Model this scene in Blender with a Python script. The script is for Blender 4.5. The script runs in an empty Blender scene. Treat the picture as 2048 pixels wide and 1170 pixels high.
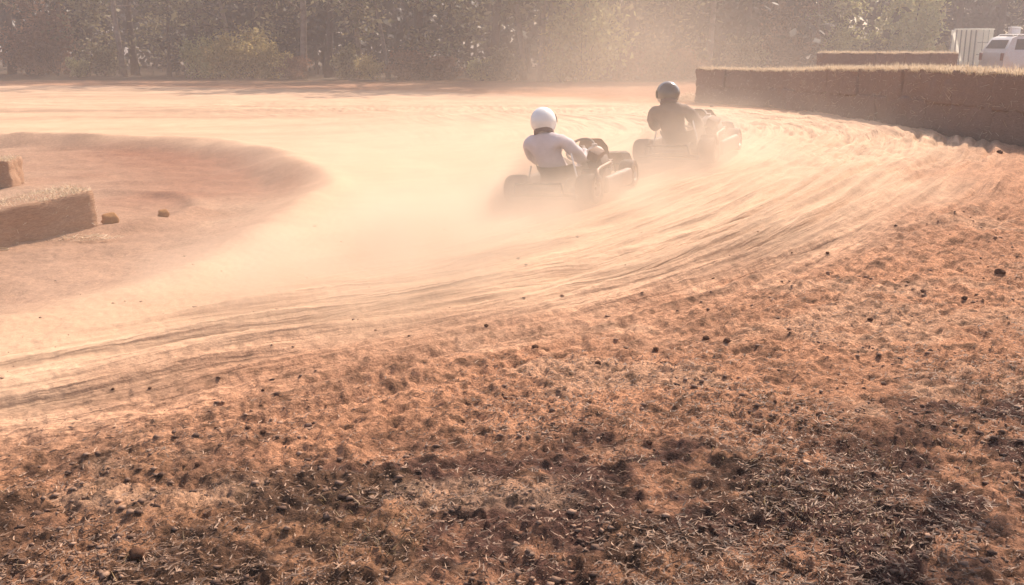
import bpy, bmesh, math, random
import numpy as np
from mathutils import Vector, Matrix

random.seed(7)
RNG = np.random.default_rng(11)
scene = bpy.context.scene
COL = scene.collection
R = math.radians
PI = math.pi

# ------------------------------------------------------------------ camera
F_PX, W_PX, H_PX = 1967.0, 2048.0, 1170.0
CAM_H = 1.6
PITCH = math.atan((585.0 - 86.0) / F_PX)
cam_d = bpy.data.cameras.new("camera")
cam_d.sensor_width = 36.0
cam_d.lens = F_PX / W_PX * 36.0
cam_d.clip_start = 0.05
cam_d.clip_end = 2000.0
cam = bpy.data.objects.new("camera", cam_d)
COL.objects.link(cam)
cam.location = (0, 0, CAM_H)
cam.rotation_euler = (PI / 2 - PITCH, 0, 0)
scene.camera = cam


def ray(px, py):
    a = (px - 1024.0) / F_PX
    b = (585.0 - py) / F_PX
    cp, sp = math.cos(PITCH), math.sin(PITCH)
    # camera: forward (0,cp,-sp), up (0,sp,cp), right (1,0,0)
    return Vector((a, cp + b * sp, -sp + b * cp))


# ------------------------------------------------------------------ noise and terrain
_TAB = np.random.default_rng(3).random((256, 256))


def vnoise(x, y):
    x = np.asarray(x, float); y = np.asarray(y, float)
    ix = np.floor(x).astype(np.int64); iy = np.floor(y).astype(np.int64)
    fx = x - ix; fy = y - iy
    fx = fx * fx * fx * (fx * (fx * 6 - 15) + 10)
    fy = fy * fy * fy * (fy * (fy * 6 - 15) + 10)
    a = _TAB[ix & 255, iy & 255]; b = _TAB[(ix + 1) & 255, iy & 255]
    c = _TAB[ix & 255, (iy + 1) & 255]; d = _TAB[(ix + 1) & 255, (iy + 1) & 255]
    return (a + (b - a) * fx) * (1 - fy) + (c + (d - c) * fx) * fy


def fbm(x, y, octv=4, gain=0.5):
    s = 0.0; amp = 1.0; tot = 0.0; f = 1.0
    for k in range(octv):
        ca, sa_ = math.cos(0.65 * k), math.sin(0.65 * k)
        s = s + amp * vnoise((x * ca - y * sa_) * f + 17.3 * k, (x * sa_ + y * ca) * f + 41.7 * k)
        tot += amp; amp *= gain; f *= 2.03
    return s / tot


def sstep(a, b, x):
    t = np.clip((x - a) / (b - a), 0, 1)
    return t * t * (3 - 2 * t)


def spline(pts, n=12):
    out = []
    P = [np.array(p, float) for p in pts]
    P = [2 * P[0] - P[1]] + P + [2 * P[-1] - P[-2]]
    for i in range(1, len(P) - 2):
        p0, p1, p2, p3 = P[i - 1:i + 3]
        for k in range(n):
            t = k / n
            out.append(0.5 * ((2 * p1) + (-p0 + p2) * t + (2 * p0 - 5 * p1 + 4 * p2 - p3) * t * t + (-p0 + 3 * p1 - 3 * p2 + p3) * t ** 3))
    out.append(P[-2])
    return np.array(out)


INFIELD = spline([(-60, 3.2), (-14, 3.4), (-7, 4.1), (-4.3, 4.9), (-2.95, 5.8), (-2.35, 7.2), (-2.2, 9), (-2.4, 11.5), (-3.0, 13.6), (-4.1, 15.4), (-5.7, 16.7), (-7.8, 17.6), (-11, 18.1), (-17, 18.4), (-30, 18.6), (-70, 19)], 8)
OUTER = spline([(-60, -1.5), (-14, 0.0), (-5.5, 2.3), (-2.3, 3.9), (-0.8, 4.9), (1.2, 6.2), (3.2, 8.1), (5.0, 10.2), (6.6, 12.9), (7.0, 16), (6.3, 20), (4.4, 25), (-0.5, 31.5), (-9, 36), (-22, 39), (-70, 41)], 20)


def dist_poly(x, y, P):
    best = np.full(x.shape, 1e9)
    for i in range(len(P) - 1):
        ax, ay = P[i]; bx, by = P[i + 1]
        dx, dy = bx - ax, by - ay
        L = dx * dx + dy * dy
        t = np.clip(((x - ax) * dx + (y - ay) * dy) / L, 0, 1)
        d = (x - ax - t * dx) ** 2 + (y - ay - t * dy) ** 2
        best = np.minimum(best, d)
    return np.sqrt(best)


_OSEG = np.diff(OUTER, axis=0)
_OLEN = np.concatenate([[0], np.cumsum(np.hypot(_OSEG[:, 0], _OSEG[:, 1]))])


def along(x, y):
    """distance along the outer edge of the foot of each point"""
    best = np.full(x.shape, 1e9); s_ = np.zeros(x.shape)
    for i in range(len(OUTER) - 1):
        ax, ay = OUTER[i]; dx, dy = _OSEG[i]
        L = dx * dx + dy * dy
        t = np.clip(((x - ax) * dx + (y - ay) * dy) / L, 0, 1)
        d = (x - ax - t * dx) ** 2 + (y - ay - t * dy) ** 2
        m = d < best
        best = np.where(m, d, best); s_ = np.where(m, _OLEN[i] + t * (_OLEN[i + 1] - _OLEN[i]), s_)
    return s_


def inside(x, y, P):
    c = np.zeros(x.shape, bool)
    n = len(P)
    j = n - 1
    for i in range(n):
        xi, yi = P[i]; xj, yj = P[j]
        cond = ((yi > y) != (yj > y)) & (x < (xj - xi) * (y - yi) / (yj - yi + 1e-12) + xi)
        c ^= cond
        j = i
    return c


def fields(x, y):
    """signed distances: di > 0 outside the infield, do > 0 inside the outer edge"""
    x = np.asarray(x, float); y = np.asarray(y, float)
    di = dist_poly(x, y, INFIELD); di = np.where(inside(x, y, INFIELD), -di, di)
    do = dist_poly(x, y, OUTER); do = np.where(inside(x, y, OUTER), do, -do)
    return di, do


def height(x, y, detail=True, fl=None):
    x = np.asarray(x, float); y = np.asarray(y, float)
    di, do = fl if fl is not None else fields(x, y)
    wob = (fbm(x * 0.35, y * 0.35, 3) - 0.5)
    di = di + wob * 0.7; do = do + wob * 0.4
    # banked outside of the bend, flat again near the camera and on the far straight
    bank = 0.09 * np.clip(di - 1.6, 0, 4.2) * sstep(5.0, 10.5, y) * (1 - 0.8 * sstep(14, 27, y)) * sstep(-7, -1, x)
    z = bank
    z = z - (0.08 + 0.09 * sstep(9, 13, y)) * (1 - sstep(-0.75, 0.05, di)) + (0.05 + 0.07 * (fbm(x * 1.6, y * 1.6, 3) - 0.5)) * np.exp(-((di - 0.12) / 0.20) ** 2)
    z = z + 0.33 * sstep(25, 30, y) * (1 - sstep(32.5, 37, y)) * sstep(5, 10, x)
    z = z + 0.10 * (fbm(x * 0.12 + 5, y * 0.12, 2) - 0.5)
    if not detail:
        return z
    on = sstep(-0.2, 0.5, di) * sstep(-0.6, 0.5, do)
    u = np.clip(di / (di + np.clip(do, 0.02, None) + 1e-6), 0, 1)
    # tyre ruts following the bend, strongest on the outer half
    near = 1 - sstep(20, 30, y)
    wlat = 6.0 - do + 0.12 * di
    tw = wlat + 0.34 * (fbm(x * 0.7, y * 0.7, 3) - 0.5)
    rut = np.zeros_like(z)
    sa = along(x, y)
    strk = wlat + 0.10 * (fbm(sa * 0.5, wlat * 0.5, 2) - 0.5)
    rut += 0.045 * (fbm(strk * 3.2, sa * 0.22, 2, 0.5) - 0.5) + 0.085 * (fbm(strk * 6.5 + 50, sa * 0.40 + 9, 2, 0.5) - 0.5) + 0.045 * (vnoise(strk * 13 + 20, sa * 0.7) - 0.5)
    for k, (wl, am) in enumerate([(0.23, 0.007), (0.37, 0.009)]):
        msk = sstep(0.30, 0.56, fbm(x * 0.45 + 31 * k, y * 0.45 + 9 * k, 3))
        ph = 2 * PI * (tw + 0.05 * (fbm(x * 3.0, y * 3.0 + 7 * k, 3) - 0.5)) / wl + 2.1 * k
        rut += am * msk * (np.sin(ph) + 0.35 * np.sin(2 * ph + 1.0))
    outer_half = sstep(0.30, 0.62, u + 0.20 * (fbm(x * 0.5 + 3, y * 0.5, 3) - 0.5)) * (1 - sstep(0.4, 1.6, -do))
    z = z + rut * sstep(0.12, 0.32, u) * (0.12 + 1.15 * outer_half) * np.maximum(on, 0.7 * sstep(-1.3, 0, do) * sstep(-0.2, 0.5, di)) * near
    # loose lumps thrown to the outside of the bend
    lump = sstep(1.5, 4, x) * sstep(8, 11, y) * (1 - sstep(19, 25, y)) * sstep(0.35, 0.6, u)
    z = z + lump * (0.06 * (fbm(tw * 2.2, sa * 0.9, 5, 0.62) - 0.5) + 0.05 * (np.abs(fbm(x * 3.1 + 9, tw * 1.5, 4) - 0.5) * 2) + 0.05 * (fbm(x * 5.5, y * 5.5, 3) - 0.5))
    # broken ground towards the camera
    fg = 1 - sstep(-0.9, 0.7, do)
    fg = fg * (1 - sstep(14, 22, y))
    r = np.sqrt(x * x + y * y)
    fine = 1 - sstep(7, 13, r)
    xw = x + 0.05 * fbm(x * 6.7, y * 6.7, 2); yw = y + 0.05 * fbm(x * 6.7 + 33, y * 6.7 + 5, 2)
    z = z + fg * (0.055 * (fbm(xw * 0.9 + yw * 2.1, yw * 0.9 - xw * 2.1, 4) - 0.5) + 0.052 * (fbm(xw * 3.6 + yw * 7.6, yw * 3.6 - xw * 7.6, 3) - 0.5))
    z = z + fine * (0.30 + 0.70 * fg) * (0.028 * (fbm(xw * 9.1 + yw * 20.4, yw * 9.1 - xw * 20.4, 3) - 0.5) + 0.022 * (fbm(xw * 27.3 - yw * 5.2, yw * 27.3 + xw * 5.2, 2) - 0.5)) + fine * fg * 0.022 * (np.abs(fbm(xw * 12.4 - yw * 4 + 4, yw * 12.4 + xw * 4, 3) - 0.5) * 2 - 0.3)
    # old skid arcs in the infield
    infl = 1 - sstep(-0.6, 0.0, di)
    z = z + infl * near * 0.055 * (fbm(x * 3.1, y * 3.1, 4) - 0.5) + infl * near * 0.03 * (fbm(x * 1.1 + 8, y * 2.0, 4) - 0.5) + 0.05 * infl * np.exp(-((np.hypot(x + 5.0, y - 10.0) - 1.7) / 0.14) ** 2)
    z = z + infl * 0.05 * (fbm((x + 0.9 * y) * 0.5, (y - 0.45 * x) * 2.6, 4) - 0.5) * near
    far = sstep(18, 26, y) * (1 - sstep(60, 90, y))
    z = z + far * 0.08 * (fbm(x * 0.5, y * 1.3, 3) - 0.5)
    return z


def flow(x, y, fl):
    """across-track and along-track coordinates and how rutted the surface is"""
    di, do = fl
    wob = (fbm(x * 0.35, y * 0.35, 3) - 0.5)
    di = di + wob * 0.7; do = do + wob * 0.4
    sa = along(x, y)
    wl = 6.0 - do + 0.12 * di + 0.10 * (fbm(sa * 0.5, di * 0.5, 2) - 0.5)
    u = np.clip(di / (di + np.clip(do, 0.02, None) + 1e-6), 0, 1)
    m = sstep(0.22, 0.55, u) * (1 - sstep(0.3, 1.7, -do)) * (1 - sstep(24, 34, y))
    m = m * (0.45 + 0.55 * sstep(0.35, 0.6, fbm(x * 0.6 + 12, y * 0.6, 3)))
    return np.stack([wl, sa, m], -1)


def H1(x, y):
    return float(height(np.array([x]), np.array([y]))[0])


def g(px, py, lift=0.0):
    d = ray(px, py)
    z = 0.0
    p = None
    for _ in range(14):
        t = (z + lift - CAM_H) / d.z
        p = Vector((d.x * t, d.y * t, z))
        z = 0.5 * z + 0.5 * H1(p.x, p.y)
    return Vector((p.x, p.y, H1(p.x, p.y)))


def at_depth(px, y):
    """ground point at distance y in front of the camera in the direction of column px"""
    d = ray(px, 110)
    x = d.x / d.y * y
    return Vector((x, y, H1(x, y)))


# ------------------------------------------------------------------ materials
def new_mat(name):
    m = bpy.data.materials.new(name)
    m.use_nodes = True
    nt = m.node_tree
    b = nt.nodes.get("Principled BSDF")
    return m, nt, b


def N(nt, typ, **kw):
    n = nt.nodes.new(typ)
    for k, v in kw.items():
        if k.startswith("i_"):
            n.inputs[k[2:].replace("_", " ")].default_value = v
        else:
            setattr(n, k, v)
    return n


def simple(name, col, rough=0.6, metal=0.0, var=0.18, scale=30.0, bump=0.0, bscale=120.0, spec=0.5, coat=0.0, dust=0.0, transl=0.0):
    m, nt, b = new_mat(name)
    L = nt.links
    tc = N(nt, "ShaderNodeTexCoord")
    nz = N(nt, "ShaderNodeTexNoise", i_Scale=scale, i_Detail=5.0, i_Roughness=0.6)
    L.new(tc.outputs["Object"], nz.inputs["Vector"])
    mr = N(nt, "ShaderNodeMapRange")
    mr.inputs["From Min"].default_value = 0.3; mr.inputs["From Max"].default_value = 0.7
    mr.inputs["To Min"].default_value = 1 - var; mr.inputs["To Max"].default_value = 1 + var
    L.new(nz.outputs["Fac"], mr.inputs["Value"])
    mx = N(nt, "ShaderNodeVectorMath", operation="SCALE")
    mx.inputs[0].default_value = col[:3]
    L.new(mr.outputs["Result"], mx.inputs["Scale"])
    out = mx.outputs["Vector"]
    if dust > 0:
        n2 = N(nt, "ShaderNodeTexNoise", i_Scale=scale * 0.35, i_Detail=6.0)
        L.new(tc.outputs["Object"], n2.inputs["Vector"])
        m2 = N(nt, "ShaderNodeMapRange")
        m2.inputs["From Min"].default_value = 0.4; m2.inputs["From Max"].default_value = 0.65
        m2.inputs["To Min"].default_value = dust * 0.25; m2.inputs["To Max"].default_value = dust
        L.new(n2.outputs["Fac"], m2.inputs["Value"])
        mm = N(nt, "ShaderNodeMix", data_type="RGBA")
        L.new(m2.outputs["Result"], mm.inputs["Factor"])
        L.new(out, mm.inputs["A"])
        mm.inputs["B"].default_value = (0.46, 0.28, 0.17, 1)
        out = mm.outputs["Result"]
    L.new(out, b.inputs["Base Color"])
    b.inputs["Roughness"].default_value = rough
    b.inputs["Metallic"].default_value = metal
    b.inputs["Specular IOR Level"].default_value = spec
    b.inputs["Coat Weight"].default_value = coat
    if bump > 0:
        n3 = N(nt, "ShaderNodeTexNoise", i_Scale=bscale, i_Detail=4.0)
        L.new(tc.outputs["Object"], n3.inputs["Vector"])
        bp = N(nt, "ShaderNodeBump", i_Strength=bump, i_Distance=0.01)
        L.new(n3.outputs["Fac"], bp.inputs["Height"])
        L.new(bp.outputs["Normal"], b.inputs["Normal"])
    if transl > 0:
        o = nt.nodes.get("Material Output")
        tr = N(nt, "ShaderNodeBsdfTranslucent")
        L.new(out, tr.inputs["Color"])
        ms = N(nt, "ShaderNodeMixShader", i_Fac=transl)
        L.new(b.outputs[0], ms.inputs[1]); L.new(tr.outputs[0], ms.inputs[2])
        L.new(ms.outputs[0], o.inputs["Surface"])
    return m


def leafy(name, c0, c1, transl=0.45, rough=0.6, bias=1.0):
    """leaves and straws: each little face its own tint"""
    m, nt, b = new_mat(name)
    L = nt.links
    ge = N(nt, "ShaderNodeNewGeometry")
    cr = N(nt, "ShaderNodeMix", data_type="RGBA")
    cr.inputs["A"].default_value = (*c0, 1); cr.inputs["B"].default_value = (*c1, 1)
    pw = N(nt, "ShaderNodeMath", operation="POWER"); pw.inputs[1].default_value = bias
    L.new(ge.outputs["Random Per Island"], pw.inputs[0])
    L.new(pw.outputs[0], cr.inputs["Factor"])
    L.new(cr.outputs["Result"], b.inputs["Base Color"])
    b.inputs["Roughness"].default_value = rough
    b.inputs["Specular IOR Level"].default_value = 0.3
    tr = N(nt, "ShaderNodeBsdfTranslucent")
    L.new(cr.outputs["Result"], tr.inputs["Color"])
    ms = N(nt, "ShaderNodeMixShader", i_Fac=transl)
    L.new(b.outputs[0], ms.inputs[1]); L.new(tr.outputs[0], ms.inputs[2])
    L.new(ms.outputs[0], nt.nodes["Material Output"].inputs["Surface"])
    return m


def ground_mat(name):
    m, nt, b = new_mat(name)
    L = nt.links
    at = N(nt, "ShaderNodeAttribute", attribute_name="soil")
    ge = N(nt, "ShaderNodeNewGeometry")
    n1 = N(nt, "ShaderNodeTexNoise", i_Scale=22.0, i_Detail=8.0, i_Roughness=0.72)
    L.new(ge.outputs["Position"], n1.inputs["Vector"])
    n1b = N(nt, "ShaderNodeTexNoise", i_Scale=75.0, i_Detail=4.0, i_Roughness=0.7)
    L.new(ge.outputs["Position"], n1b.inputs["Vector"])
    av = N(nt, "ShaderNodeMath", operation="MULTIPLY_ADD"); av.inputs[1].default_value = 0.5
    L.new(n1b.outputs["Fac"], av.inputs[0])
    hf = N(nt, "ShaderNodeMath", operation="MULTIPLY"); hf.inputs[1].default_value = 0.5
    L.new(n1.outputs["Fac"], hf.inputs[0]); L.new(hf.outputs[0], av.inputs[2])
    mr = N(nt, "ShaderNodeMapRange")
    mr.inputs["From Min"].default_value = 0.36; mr.inputs["From Max"].default_value = 0.64
    mr.inputs["To Min"].default_value = -0.62; mr.inputs["To Max"].default_value = 0.62
    L.new(av.outputs[0], mr.inputs["Value"])
    ml = N(nt, "ShaderNodeMath", operation="MULTIPLY_ADD"); ml.inputs[2].default_value = 1.0
    L.new(mr.outputs["Result"], ml.inputs[0]); L.new(at.outputs["Alpha"], ml.inputs[1])
    sc = N(nt, "ShaderNodeVectorMath", operation="SCALE")
    L.new(at.outputs["Color"], sc.inputs[0]); L.new(ml.outputs[0], sc.inputs["Scale"])
    # fine grooves drawn out along the racing line
    fa = N(nt, "ShaderNodeAttribute", attribute_name="flow")
    sp = N(nt, "ShaderNodeSeparateXYZ"); L.new(fa.outputs["Vector"], sp.inputs[0])
    mv = N(nt, "ShaderNodeVectorMath", operation="MULTIPLY"); mv.inputs[1].default_value = (8.5, 0.6, 0.0)
    L.new(fa.outputs["Vector"], mv.inputs[0])
    ng = N(nt, "ShaderNodeTexNoise", i_Scale=1.0, i_Detail=3.5, i_Roughness=0.62, i_Distortion=0.25)
    L.new(mv.outputs["Vector"], ng.inputs["Vector"])
    gr = N(nt, "ShaderNodeMapRange")
    gr.inputs["From Min"].default_value = 0.33; gr.inputs["From Max"].default_value = 0.67
    gr.inputs["To Min"].default_value = -0.34; gr.inputs["To Max"].default_value = 0.34
    L.new(ng.outputs["Fac"], gr.inputs["Value"])
    gm = N(nt, "ShaderNodeMath", operation="MULTIPLY_ADD"); gm.inputs[2].default_value = 1.0
    L.new(gr.outputs["Result"], gm.inputs[0]); L.new(sp.outputs["Z"], gm.inputs[1])
    sc2 = N(nt, "ShaderNodeVectorMath", operation="SCALE")
    L.new(sc.outputs["Vector"], sc2.inputs[0]); L.new(gm.outputs[0], sc2.inputs["Scale"])
    L.new(sc2.outputs["Vector"], b.inputs["Base Color"])
    gb = N(nt, "ShaderNodeBump", i_Distance=0.085)
    L.new(sp.outputs["Z"], gb.inputs["Strength"]); L.new(ng.outputs["Fac"], gb.inputs["Height"])
    b.inputs["Roughness"].default_value = 0.95
    b.inputs["Specular IOR Level"].default_value = 0.15
    n2 = N(nt, "ShaderNodeTexNoise", i_Scale=60.0, i_Detail=6.0, i_Roughness=0.7)
    L.new(ge.outputs["Position"], n2.inputs["Vector"])
    bp = N(nt, "ShaderNodeBump", i_Strength=0.8, i_Distance=0.02)
    L.new(at.outputs["Alpha"], bp.inputs["Strength"])
    L.new(n2.outputs["Fac"], bp.inputs["Height"])
    L.new(gb.outputs["Normal"], bp.inputs["Normal"])
    L.new(bp.outputs["Normal"], b.inputs["Normal"])
    return m


M = {}
M["ground"] = ground_mat("clay_soil")
M["straw"] = leafy("straw", (0.46, 0.35, 0.23), (0.74, 0.62, 0.46), 0.5, 0.5)
M["bale"] = None
M["dry_litter"] = leafy("dry_litter", (0.075, 0.040, 0.027), (0.50, 0.32, 0.21), 0.15, 0.6, 1.8)
M["grass"] = leafy("dry_grass", (0.10, 0.062, 0.030), (0.38, 0.25, 0.12), 0.3)
M["clod"] = simple("clay_clod", (0.13, 0.065, 0.04), 0.95, var=0.35, scale=40, bump=0.6, bscale=90, spec=0.1)
M["clod_pale"] = simple("pale_clod", (0.40, 0.21, 0.09), 0.95, var=0.25, scale=40, bump=0.6, bscale=90, spec=0.1)
M["rubber"] = simple("tyre_rubber", (0.045, 0.036, 0.034), 0.75, var=0.2, scale=25, bump=0.3, bscale=60, dust=0.35)
M["rim"] = simple("rim_metal", (0.55, 0.53, 0.50), 0.35, 0.9, dust=0.15)
M["steel"] = simple("dark_steel", (0.10, 0.09, 0.09), 0.45, 0.7, dust=0.25)
M["chrome"] = simple("bright_steel", (0.65, 0.62, 0.58), 0.28, 1.0, var=0.08)
M["black_plastic"] = simple("black_plastic", (0.04, 0.035, 0.035), 0.5, dust=0.3)
M["engine"] = simple("engine_castings", (0.09, 0.075, 0.07), 0.55, 0.4, dust=0.3)
M["filter"] = simple("air_filter_cloth", (0.10, 0.05, 0.035), 0.8, dust=0.3)
M["tank"] = simple("white_tank", (0.36, 0.33, 0.31), 0.6, var=0.08, dust=0.2)
M["pipe"] = simple("heat_stained_pipe", (0.16, 0.11, 0.09), 0.55, 0.5, dust=0.4)
M["panel_dark"] = simple("dark_panel", (0.06, 0.05, 0.055), 0.6, dust=0.3)
M["panel_mid"] = simple("brown_panel", (0.13, 0.075, 0.055), 0.4, coat=0.3, dust=0.35)
M["panel_light"] = simple("light_panel", (0.20, 0.17, 0.16), 0.65, dust=0.3)
M["helmet_white"] = simple("white_helmet", (0.80, 0.80, 0.78), 0.25, var=0.04, scale=8, coat=0.5)
M["helmet_dark"] = simple("dark_helmet", (0.055, 0.045, 0.045), 0.22, var=0.1, scale=8, coat=0.6)
M["helmet_grey"] = simple("pale_chin_bar", (0.48, 0.43, 0.41), 0.3, var=0.08, coat=0.4)
M["visor"] = simple("tinted_visor", (0.02, 0.02, 0.025), 0.1, var=0.05, coat=0.5)
M["jacket_lilac"] = simple("lilac_grey_jacket", (0.60, 0.55, 0.585), 0.8, var=0.10, scale=9, bump=0.5, bscale=22, spec=0.2, dust=0.15)
M["jacket_brown"] = simple("dark_brown_suit", (0.085, 0.060, 0.062), 0.75, var=0.2, scale=9, bump=0.5, bscale=22, spec=0.25, dust=0.25)
M["trousers"] = simple("dark_trousers", (0.07, 0.06, 0.065), 0.85, var=0.15, bump=0.4, bscale=25, dust=0.3)
M["glove"] = simple("dark_glove", (0.05, 0.04, 0.04), 0.7, dust=0.2)
M["boot"] = simple("dark_boot", (0.04, 0.035, 0.035), 0.6, dust=0.35)
M["collar"] = simple("dark_collar", (0.09, 0.045, 0.05), 0.85, var=0.1)
M["skin"] = simple("skin", (0.50, 0.30, 0.22), 0.5, var=0.06)
M["bark"] = simple("bark", (0.085, 0.065, 0.055), 0.9, var=0.35, scale=6, bump=0.8, bscale=14, spec=0.15)
M["bark_dark"] = simple("dark_bark", (0.030, 0.024, 0.022), 0.9, var=0.3, scale=6, spec=0.1)
M["bark_pale"] = simple("pale_bark", (0.24, 0.19, 0.155), 0.85, var=0.3, scale=5, bump=0.5, bscale=14, spec=0.15)
M["leaf_olive"] = leafy("olive_leaves", (0.07, 0.073, 0.040), (0.36, 0.31, 0.18), 0.45)
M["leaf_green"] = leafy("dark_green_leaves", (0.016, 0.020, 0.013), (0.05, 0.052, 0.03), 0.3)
M["leaf_deep"] = leafy("deep_shade_leaves", (0.008, 0.009, 0.008), (0.022, 0.021, 0.018), 0.2)  # leaf colour darkened to stand for the shade inside the wood
M["leaf_gold"] = leafy("golden_leaves", (0.36, 0.28, 0.11), (0.64, 0.52, 0.26), 0.6)
M["leaf_russet"] = leafy("russet_leaves", (0.17, 0.095, 0.065), (0.34, 0.20, 0.13), 0.45)
M["leaf_yellow"] = leafy("yellow_green_leaves", (0.36, 0.34, 0.14), (0.64, 0.60, 0.30), 0.6)
M["paint_beige"] = simple("silver_beige_paint", (0.56, 0.54, 0.52), 0.35, 0.2, var=0.05, coat=0.5, dust=0.25)
M["glass"] = simple("dark_glass", (0.10, 0.095, 0.10), 0.15, var=0.05, dust=0.15)
M["white_paint"] = simple("white_paint", (0.82, 0.81, 0.78), 0.5, var=0.04)
M["white_sheet"] = simple("white_translucent_sheet", (0.86, 0.85, 0.80), 0.6, var=0.04, transl=0.55)
M["grey_metal"] = simple("grey_metal", (0.28, 0.28, 0.29), 0.5, 0.3)
M["red_lens"] = simple("red_lens", (0.16, 0.05, 0.045), 0.2, var=0.05)
M["clear_lens"] = simple("clear_lens", (0.7, 0.7, 0.7), 0.1, var=0.05)


def bale_mat(name="straw_bale", c0=(0.16, 0.097, 0.072), c1=(0.37, 0.255, 0.192)):
    m, nt, b = new_mat(name)
    L = nt.links
    tc = N(nt, "ShaderNodeTexCoord")
    mp = N(nt, "ShaderNodeMapping")
    mp.inputs["Scale"].default_value = (14, 40, 60)
    L.new(tc.outputs["Object"], mp.inputs["Vector"])
    n1 = N(nt, "ShaderNodeTexNoise", i_Scale=1.6, i_Detail=8.0, i_Roughness=0.75, i_Distortion=0.6)
    L.new(mp.outputs["Vector"], n1.inputs["Vector"])
    cr = N(nt, "ShaderNodeValToRGB")
    cr.color_ramp.elements[0].position = 0.30; cr.color_ramp.elements[0].color = (*c0, 1)
    cr.color_ramp.elements[1].position = 0.72; cr.color_ramp.elements[1].color = (*c1, 1)
    L.new(n1.outputs["Fac"], cr.inputs["Fac"])
    L.new(cr.outputs["Color"], b.inputs["Base Color"])
    b.inputs["Roughness"].default_value = 0.85
    b.inputs["Specular IOR Level"].default_value = 0.15
    bp = N(nt, "ShaderNodeBump", i_Strength=0.8, i_Distance=0.02)
    L.new(n1.outputs["Fac"], bp.inputs["Height"])
    L.new(bp.outputs["Normal"], b.inputs["Normal"])
    return m


M["bale"] = bale_mat()
M["bale_warm"] = bale_mat("russet_straw_bale", (0.26, 0.13, 0.08), (0.52, 0.34, 0.22))


# ------------------------------------------------------------------ object helpers
def mesh_np(name, v, quads, mats, mi=None, smooth=False):
    v = np.asarray(v, np.float32).reshape(-1, 3)
    quads = np.asarray(quads, np.int32)
    k = quads.shape[1]
    me = bpy.data.meshes.new(name)
    me.vertices.add(len(v)); me.vertices.foreach_set("co", v.ravel())
    me.loops.add(quads.size); me.loops.foreach_set("vertex_index", quads.ravel())
    me.polygons.add(len(quads))
    me.polygons.foreach_set("loop_start", np.arange(0, quads.size, k, dtype=np.int32))
    for mm in (mats if isinstance(mats, (list, tuple)) else [mats]):
        me.materials.append(mm)
    if mi is not None:
        me.polygons.foreach_set("material_index", np.asarray(mi, np.int32))
    if smooth:
        me.polygons.foreach_set("use_smooth", np.ones(len(quads), bool))
    me.update(calc_edges=True)
    return me


def link(name, me, parent=None):
    o = bpy.data.objects.new(name, me)
    COL.objects.link(o)
    if parent is not None:
        o.parent = parent
    return o


def thing(name, label, cat, loc=(0, 0, 0), rz=0.0, group=None):
    o = bpy.data.objects.new(name, None)
    COL.objects.link(o)
    o.empty_display_size = 0.2
    o.location = loc; o.rotation_euler = (0, 0, rz)
    return tag(o, label, cat, group)


def tag(o, label, cat, group=None):
    o["label"] = label; o["category"] = cat
    if group:
        o["group"] = group
    return o


def bm_obj(name, bm, m, parent=None, smooth=True, bevel=0.0, seg=2):
    if bevel > 0:
        es = [e for e in bm.edges if len(e.link_faces) == 2 and e.calc_face_angle(0) > 0.6]
        bmesh.ops.bevel(bm, geom=es, offset=bevel, segments=seg, profile=0.5, affect="EDGES", clamp_overlap=True)
    bmesh.ops.recalc_face_normals(bm, faces=bm.faces)
    me = bpy.data.meshes.new(name)
    bm.to_mesh(me); bm.free()
    for mm in (m if isinstance(m, (list, tuple)) else [m]):
        me.materials.append(mm)
    for p in me.polygons:
        p.use_smooth = smooth
    if smooth:
        try:
            me.set_sharp_from_angle(angle=R(42))
        except Exception:
            pass
    return link(name, me, parent)


def add_box(bm, c, s, rot=None, mi=0):
    mt = Matrix.Translation(c)
    if rot is not None:
        mt = mt @ rot
    r = bmesh.ops.create_cube(bm, size=1.0, matrix=mt @ Matrix.Diagonal((s[0], s[1], s[2], 1)))
    for f in {f for v in r["verts"] for f in v.link_faces}:
        f.material_index = mi
    return r["verts"]


def add_cyl(bm, a, b, r0, r1=None, n=14, mi=0):
    a, b = Vector(a), Vector(b)
    r1 = r0 if r1 is None else r1
    d = b - a
    q = d.to_track_quat("Z", "Y").to_matrix().to_4x4()
    r = bmesh.ops.create_cone(bm, cap_ends=True, segments=n, radius1=r0, radius2=r1, depth=d.length, matrix=Matrix.Translation((a + b) / 2) @ q)
    for f in {f for v in r["verts"] for f in v.link_faces}:
        f.material_index = mi


def add_tube(bm, pts, rad, n=8):
    pts = [Vector(p) for p in pts]
    rads = rad if isinstance(rad, (list, tuple)) else [rad] * len(pts)
    rings = []
    prev = None
    for i, p in enumerate(pts):
        t = (pts[min(i + 1, len(pts) - 1)] - pts[max(i - 1, 0)]).normalized()
        if prev is None:
            up = Vector((0, 0, 1)) if abs(t.z) < 0.9 else Vector((1, 0, 0))
            u = t.cross(up).normalized()
        else:
            u = (prev - t * prev.dot(t)).normalized()
        prev = u
        w = t.cross(u)
        rings.append([bm.verts.new(p + (u * math.cos(2 * PI * k / n) + w * math.sin(2 * PI * k / n)) * rads[i]) for k in range(n)])
    for a, b in zip(rings, rings[1:]):
        for k in range(n):
            bm.faces.new((a[k], a[(k + 1) % n], b[(k + 1) % n], b[k]))
    bm.faces.new(rings[0][::-1]); bm.faces.new(rings[-1])


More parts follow.
